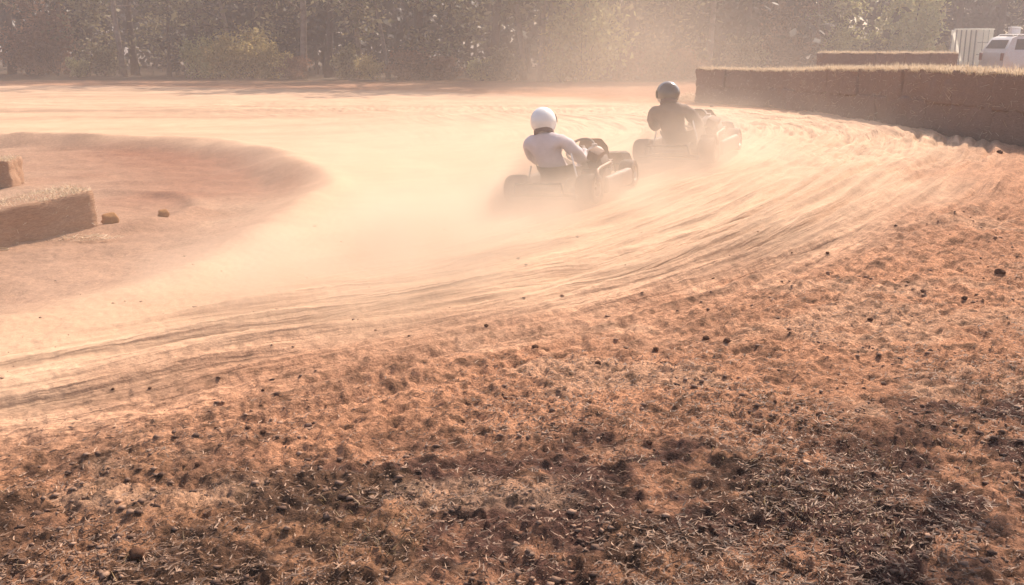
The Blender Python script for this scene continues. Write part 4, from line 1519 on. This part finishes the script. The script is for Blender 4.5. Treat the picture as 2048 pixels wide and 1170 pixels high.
# ------------------------------------------------------------------ dust in the air
def dust_volume(name, lo, hi, res, blobs, strength, label, nscale, nlo, nhi, base=0.0):
    vol = bpy.data.volumes.new(name)
    o = bpy.data.objects.new(name, vol)
    COL.objects.link(o)
    ng = bpy.data.node_groups.new(name + "_field", "GeometryNodeTree")
    ng.interface.new_socket("Geometry", in_out="INPUT", socket_type="NodeSocketGeometry")
    ng.interface.new_socket("Geometry", in_out="OUTPUT", socket_type="NodeSocketGeometry")
    L = ng.links
    out = ng.nodes.new("NodeGroupOutput")
    pos = ng.nodes.new("GeometryNodeInputPosition")

    def mth(op, a, b=None, c=None):
        n = ng.nodes.new("ShaderNodeMath"); n.operation = op
        for i, s in enumerate((a, b, c)):
            if s is None:
                continue
            if isinstance(s, (int, float)):
                n.inputs[i].default_value = s
            else:
                L.new(s, n.inputs[i])
        return n.outputs[0]

    def vm(op, a, b):
        n = ng.nodes.new("ShaderNodeVectorMath"); n.operation = op
        for i, s in enumerate((a, b)):
            if isinstance(s, (tuple, list)):
                n.inputs[i].default_value = s
            elif s is not None:
                L.new(s, n.inputs[i])
        return n

    warp = ng.nodes.new("ShaderNodeTexNoise"); warp.inputs["Scale"].default_value = nscale * 0.8; warp.inputs["Detail"].default_value = 3
    L.new(pos.outputs[0], warp.inputs["Vector"])
    wv = vm("SUBTRACT", warp.outputs["Color"], (0.5, 0.5, 0.5))
    wv2 = vm("MULTIPLY", wv.outputs[0], (0.9, 0.9, 0.35))
    wp = vm("ADD", pos.outputs[0], wv2.outputs[0])
    total = None
    for (cx, cy, cz, sx, sy, sz, rot, am) in blobs:
        d = vm("SUBTRACT", wp.outputs[0], (cx, cy, cz))
        if rot:
            vr = ng.nodes.new("ShaderNodeVectorRotate"); vr.rotation_type = "Z_AXIS"
            L.new(d.outputs[0], vr.inputs["Vector"]); vr.inputs["Angle"].default_value = -rot
            dd = vr.outputs[0]
        else:
            dd = d.outputs[0]
        e = vm("DIVIDE", dd, (sx, sy, sz))
        dt = vm("DOT_PRODUCT", e.outputs[0], e.outputs[0])
        ex = mth("EXPONENT", mth("MULTIPLY", dt.outputs["Value"], -1.0))
        total = mth("MULTIPLY_ADD", ex, am, total if total is not None else 0.0)
    nz = ng.nodes.new("ShaderNodeTexNoise"); nz.inputs["Scale"].default_value = nscale; nz.inputs["Detail"].default_value = 4; nz.inputs["Roughness"].default_value = 0.55
    L.new(pos.outputs[0], nz.inputs["Vector"])
    mr = ng.nodes.new("ShaderNodeMapRange")
    mr.inputs["From Min"].default_value = 0.34; mr.inputs["From Max"].default_value = 0.66
    mr.inputs["To Min"].default_value = nlo; mr.inputs["To Max"].default_value = nhi
    L.new(nz.outputs["Fac"], mr.inputs["Value"])
    den = mth("MULTIPLY", mth("MULTIPLY", total, mr.outputs["Result"]), strength)
    # nothing at the faces of the domain
    den = mth("MAXIMUM", mth("SUBTRACT", den, 0.012 * strength), 0.00002)
    vc = ng.nodes.new("GeometryNodeVolumeCube")
    L.new(den, vc.inputs["Density"])
    vc.inputs["Min"].default_value = lo; vc.inputs["Max"].default_value = hi
    vc.inputs["Resolution X"].default_value = res[0]; vc.inputs["Resolution Y"].default_value = res[1]; vc.inputs["Resolution Z"].default_value = res[2]
    sm = ng.nodes.new("GeometryNodeSetMaterial")
    L.new(vc.outputs[0], sm.inputs["Geometry"])
    m = bpy.data.materials.new("dust")
    m.use_nodes = True
    nt = m.node_tree
    nt.nodes.clear()
    mo = nt.nodes.new("ShaderNodeOutputMaterial"); pv = nt.nodes.new("ShaderNodeVolumePrincipled")
    pv.inputs["Color"].default_value = DUST_COL
    pv.inputs["Density"].default_value = 1.0
    pv.inputs["Density Attribute"].default_value = "density"
    pv.inputs["Anisotropy"].default_value = DUST_G
    nt.links.new(pv.outputs[0], mo.inputs["Volume"])
    sm.inputs["Material"].default_value = m
    vol.materials.append(m)
    L.new(sm.outputs[0], out.inputs[0])
    md = o.modifiers.new("field", "NODES"); md.node_group = ng
    o["kind"] = "stuff"; o["label"] = label; o["category"] = "dust"
    return o


DUST_COL = (0.97, 0.81, 0.66, 1)
DUST_G = 0.30
near_blobs = [  # centre, half widths, turn about z, amount
    (1.85, 11.1, 0.30, 0.8, 0.7, 0.28, R(-20), 0.75),
    (2.10, 11.0, 0.46, 0.30, 0.45, 0.32, 0, 0.85),
    (0.55, 9.3, 0.08, 0.70, 0.8, 0.25, R(-20), 1.2),
    (0.15, 9.2, 0.24, 0.5, 0.45, 0.2, 0, 0.9),
    (-0.45, 7.8, 0.08, 1.0, 1.1, 0.28, R(-20), 1.7),
    (-1.35, 6.4, 0.05, 1.2, 0.8, 0.24, R(25), 1.4),
    (1.45, 9.9, 0.24, 0.9, 0.8, 0.24, R(-20), 0.8),
    (0.60, 9.15, 0.18, 0.50, 0.45, 0.26, R(-20), 1.6),
    (2.10, 10.95, 0.34, 0.55, 0.45, 0.27, R(-20), 1.2),
    (0.40, 8.8, 0.06, 1.0, 0.55, 0.24, R(-20), 1.2),
    (1.95, 10.75, 0.27, 0.7, 0.45, 0.27, R(-20), 1.0),
    (1.2, 8.8, 0.70, 1.8, 2.0, 0.7, 0, 0.09),
    (-4.2, 7.6, 0.3, 1.8, 2.2, 0.5, 0, 0.04),
    (-1.3, 10.8, 0.20, 1.8, 3.0, 0.45, 0, 0.11),
    (0.8, 13.6, 0.25, 4.0, 2.6, 0.6, 0, 0.10),
]
dust_volume("dust_cloud", (-6.4, 3.8, -0.6), (7.0, 17.6, 2.3), (166, 172, 72), near_blobs, 1.0, "low sunlit dust thrown up behind the two karts", 1.7, 0.32, 1.65)
far_blobs = [
    (3.5, 31.0, 0.8, 3.6, 6.0, 2.0, 0, 0.9),
    (3.0, 36.0, 1.6, 4.0, 5.0, 3.0, 0, 0.9),
    (9.0, 38.0, 1.0, 6.0, 4.0, 2.0, 0, 0.35),
    (-6, 28.0, 0.2, 12, 7.0, 0.9, 0, 0.25),
]
dust_volume("dust_cloud", (-22, 17.8, -1.0), (24, 46.0, 7.0), (92, 56, 32), far_blobs, 0.030, "pale dust drifting across the far side of the bend", 0.35, 0.35, 1.5)

# ------------------------------------------------------------------ haze: one even box of air
hb = bmesh.new()
add_box(hb, (0, 60, 9.5), (260, 240, 23))
hz = bm_obj("haze", hb, None, None, False)
hz.data.materials.clear()
hm_ = bpy.data.materials.new("haze_air"); hm_.use_nodes = True
nt = hm_.node_tree; nt.nodes.clear()
mo = nt.nodes.new("ShaderNodeOutputMaterial"); pv = nt.nodes.new("ShaderNodeVolumePrincipled")
pv.inputs["Color"].default_value = (0.95, 0.86, 0.84, 1); pv.inputs["Density"].default_value = 0.0037; pv.inputs["Anisotropy"].default_value = 0.3
nt.links.new(pv.outputs[0], mo.inputs["Volume"])
hz.data.materials.append(hm_)
hz["kind"] = "stuff"; hz["label"] = "pale warm haze hanging over the whole track"; hz["category"] = "haze"

# ------------------------------------------------------------------ light
w = bpy.data.worlds.new("World"); scene.world = w; w.use_nodes = True
nt = w.node_tree
bg = nt.nodes["Background"]
sky = nt.nodes.new("ShaderNodeTexSky"); sky.sky_type = "NISHITA"; sky.sun_disc = False
sky.sun_elevation = SUN_EL; sky.sun_rotation = SUN_AZ; sky.dust_density = 3.0
nt.links.new(sky.outputs[0], bg.inputs["Color"])
bg.inputs["Strength"].default_value = 0.12
sd = bpy.data.lights.new("sun", "SUN"); sd.energy = 4.6; sd.angle = R(0.55); sd.color = (1.0, 0.83, 0.68)
so = bpy.data.objects.new("sun", sd); COL.objects.link(so)
sdir = Vector((math.sin(SUN_AZ) * math.cos(SUN_EL), math.cos(SUN_AZ) * math.cos(SUN_EL), math.sin(SUN_EL)))
so.rotation_euler = (-sdir).to_track_quat("-Z", "Y").to_euler()

shade_tree((4.9, 6.0, H1(4.9, 6.0) - .05), 8.6, 401, .45, "unseen broad tree added outside the right edge to shade the verge in front")

vs_ = scene.view_settings
scene.display_settings.display_device = "sRGB"
vs_.view_transform = "Standard"; vs_.look = "None"; vs_.exposure = 0.70; vs_.gamma = 1.0
try:
    vs_.use_curve_mapping = False
except Exception:
    pass
cy = scene.cycles
cy.max_bounces = 6; cy.diffuse_bounces = 3; cy.glossy_bounces = 2; cy.transmission_bounces = 3; cy.volume_bounces = 1; cy.transparent_max_bounces = 8
cy.volume_step_rate = 2.0; cy.volume_max_steps = 256
cy.use_denoising = True
cy.sample_clamp_indirect = 6.0
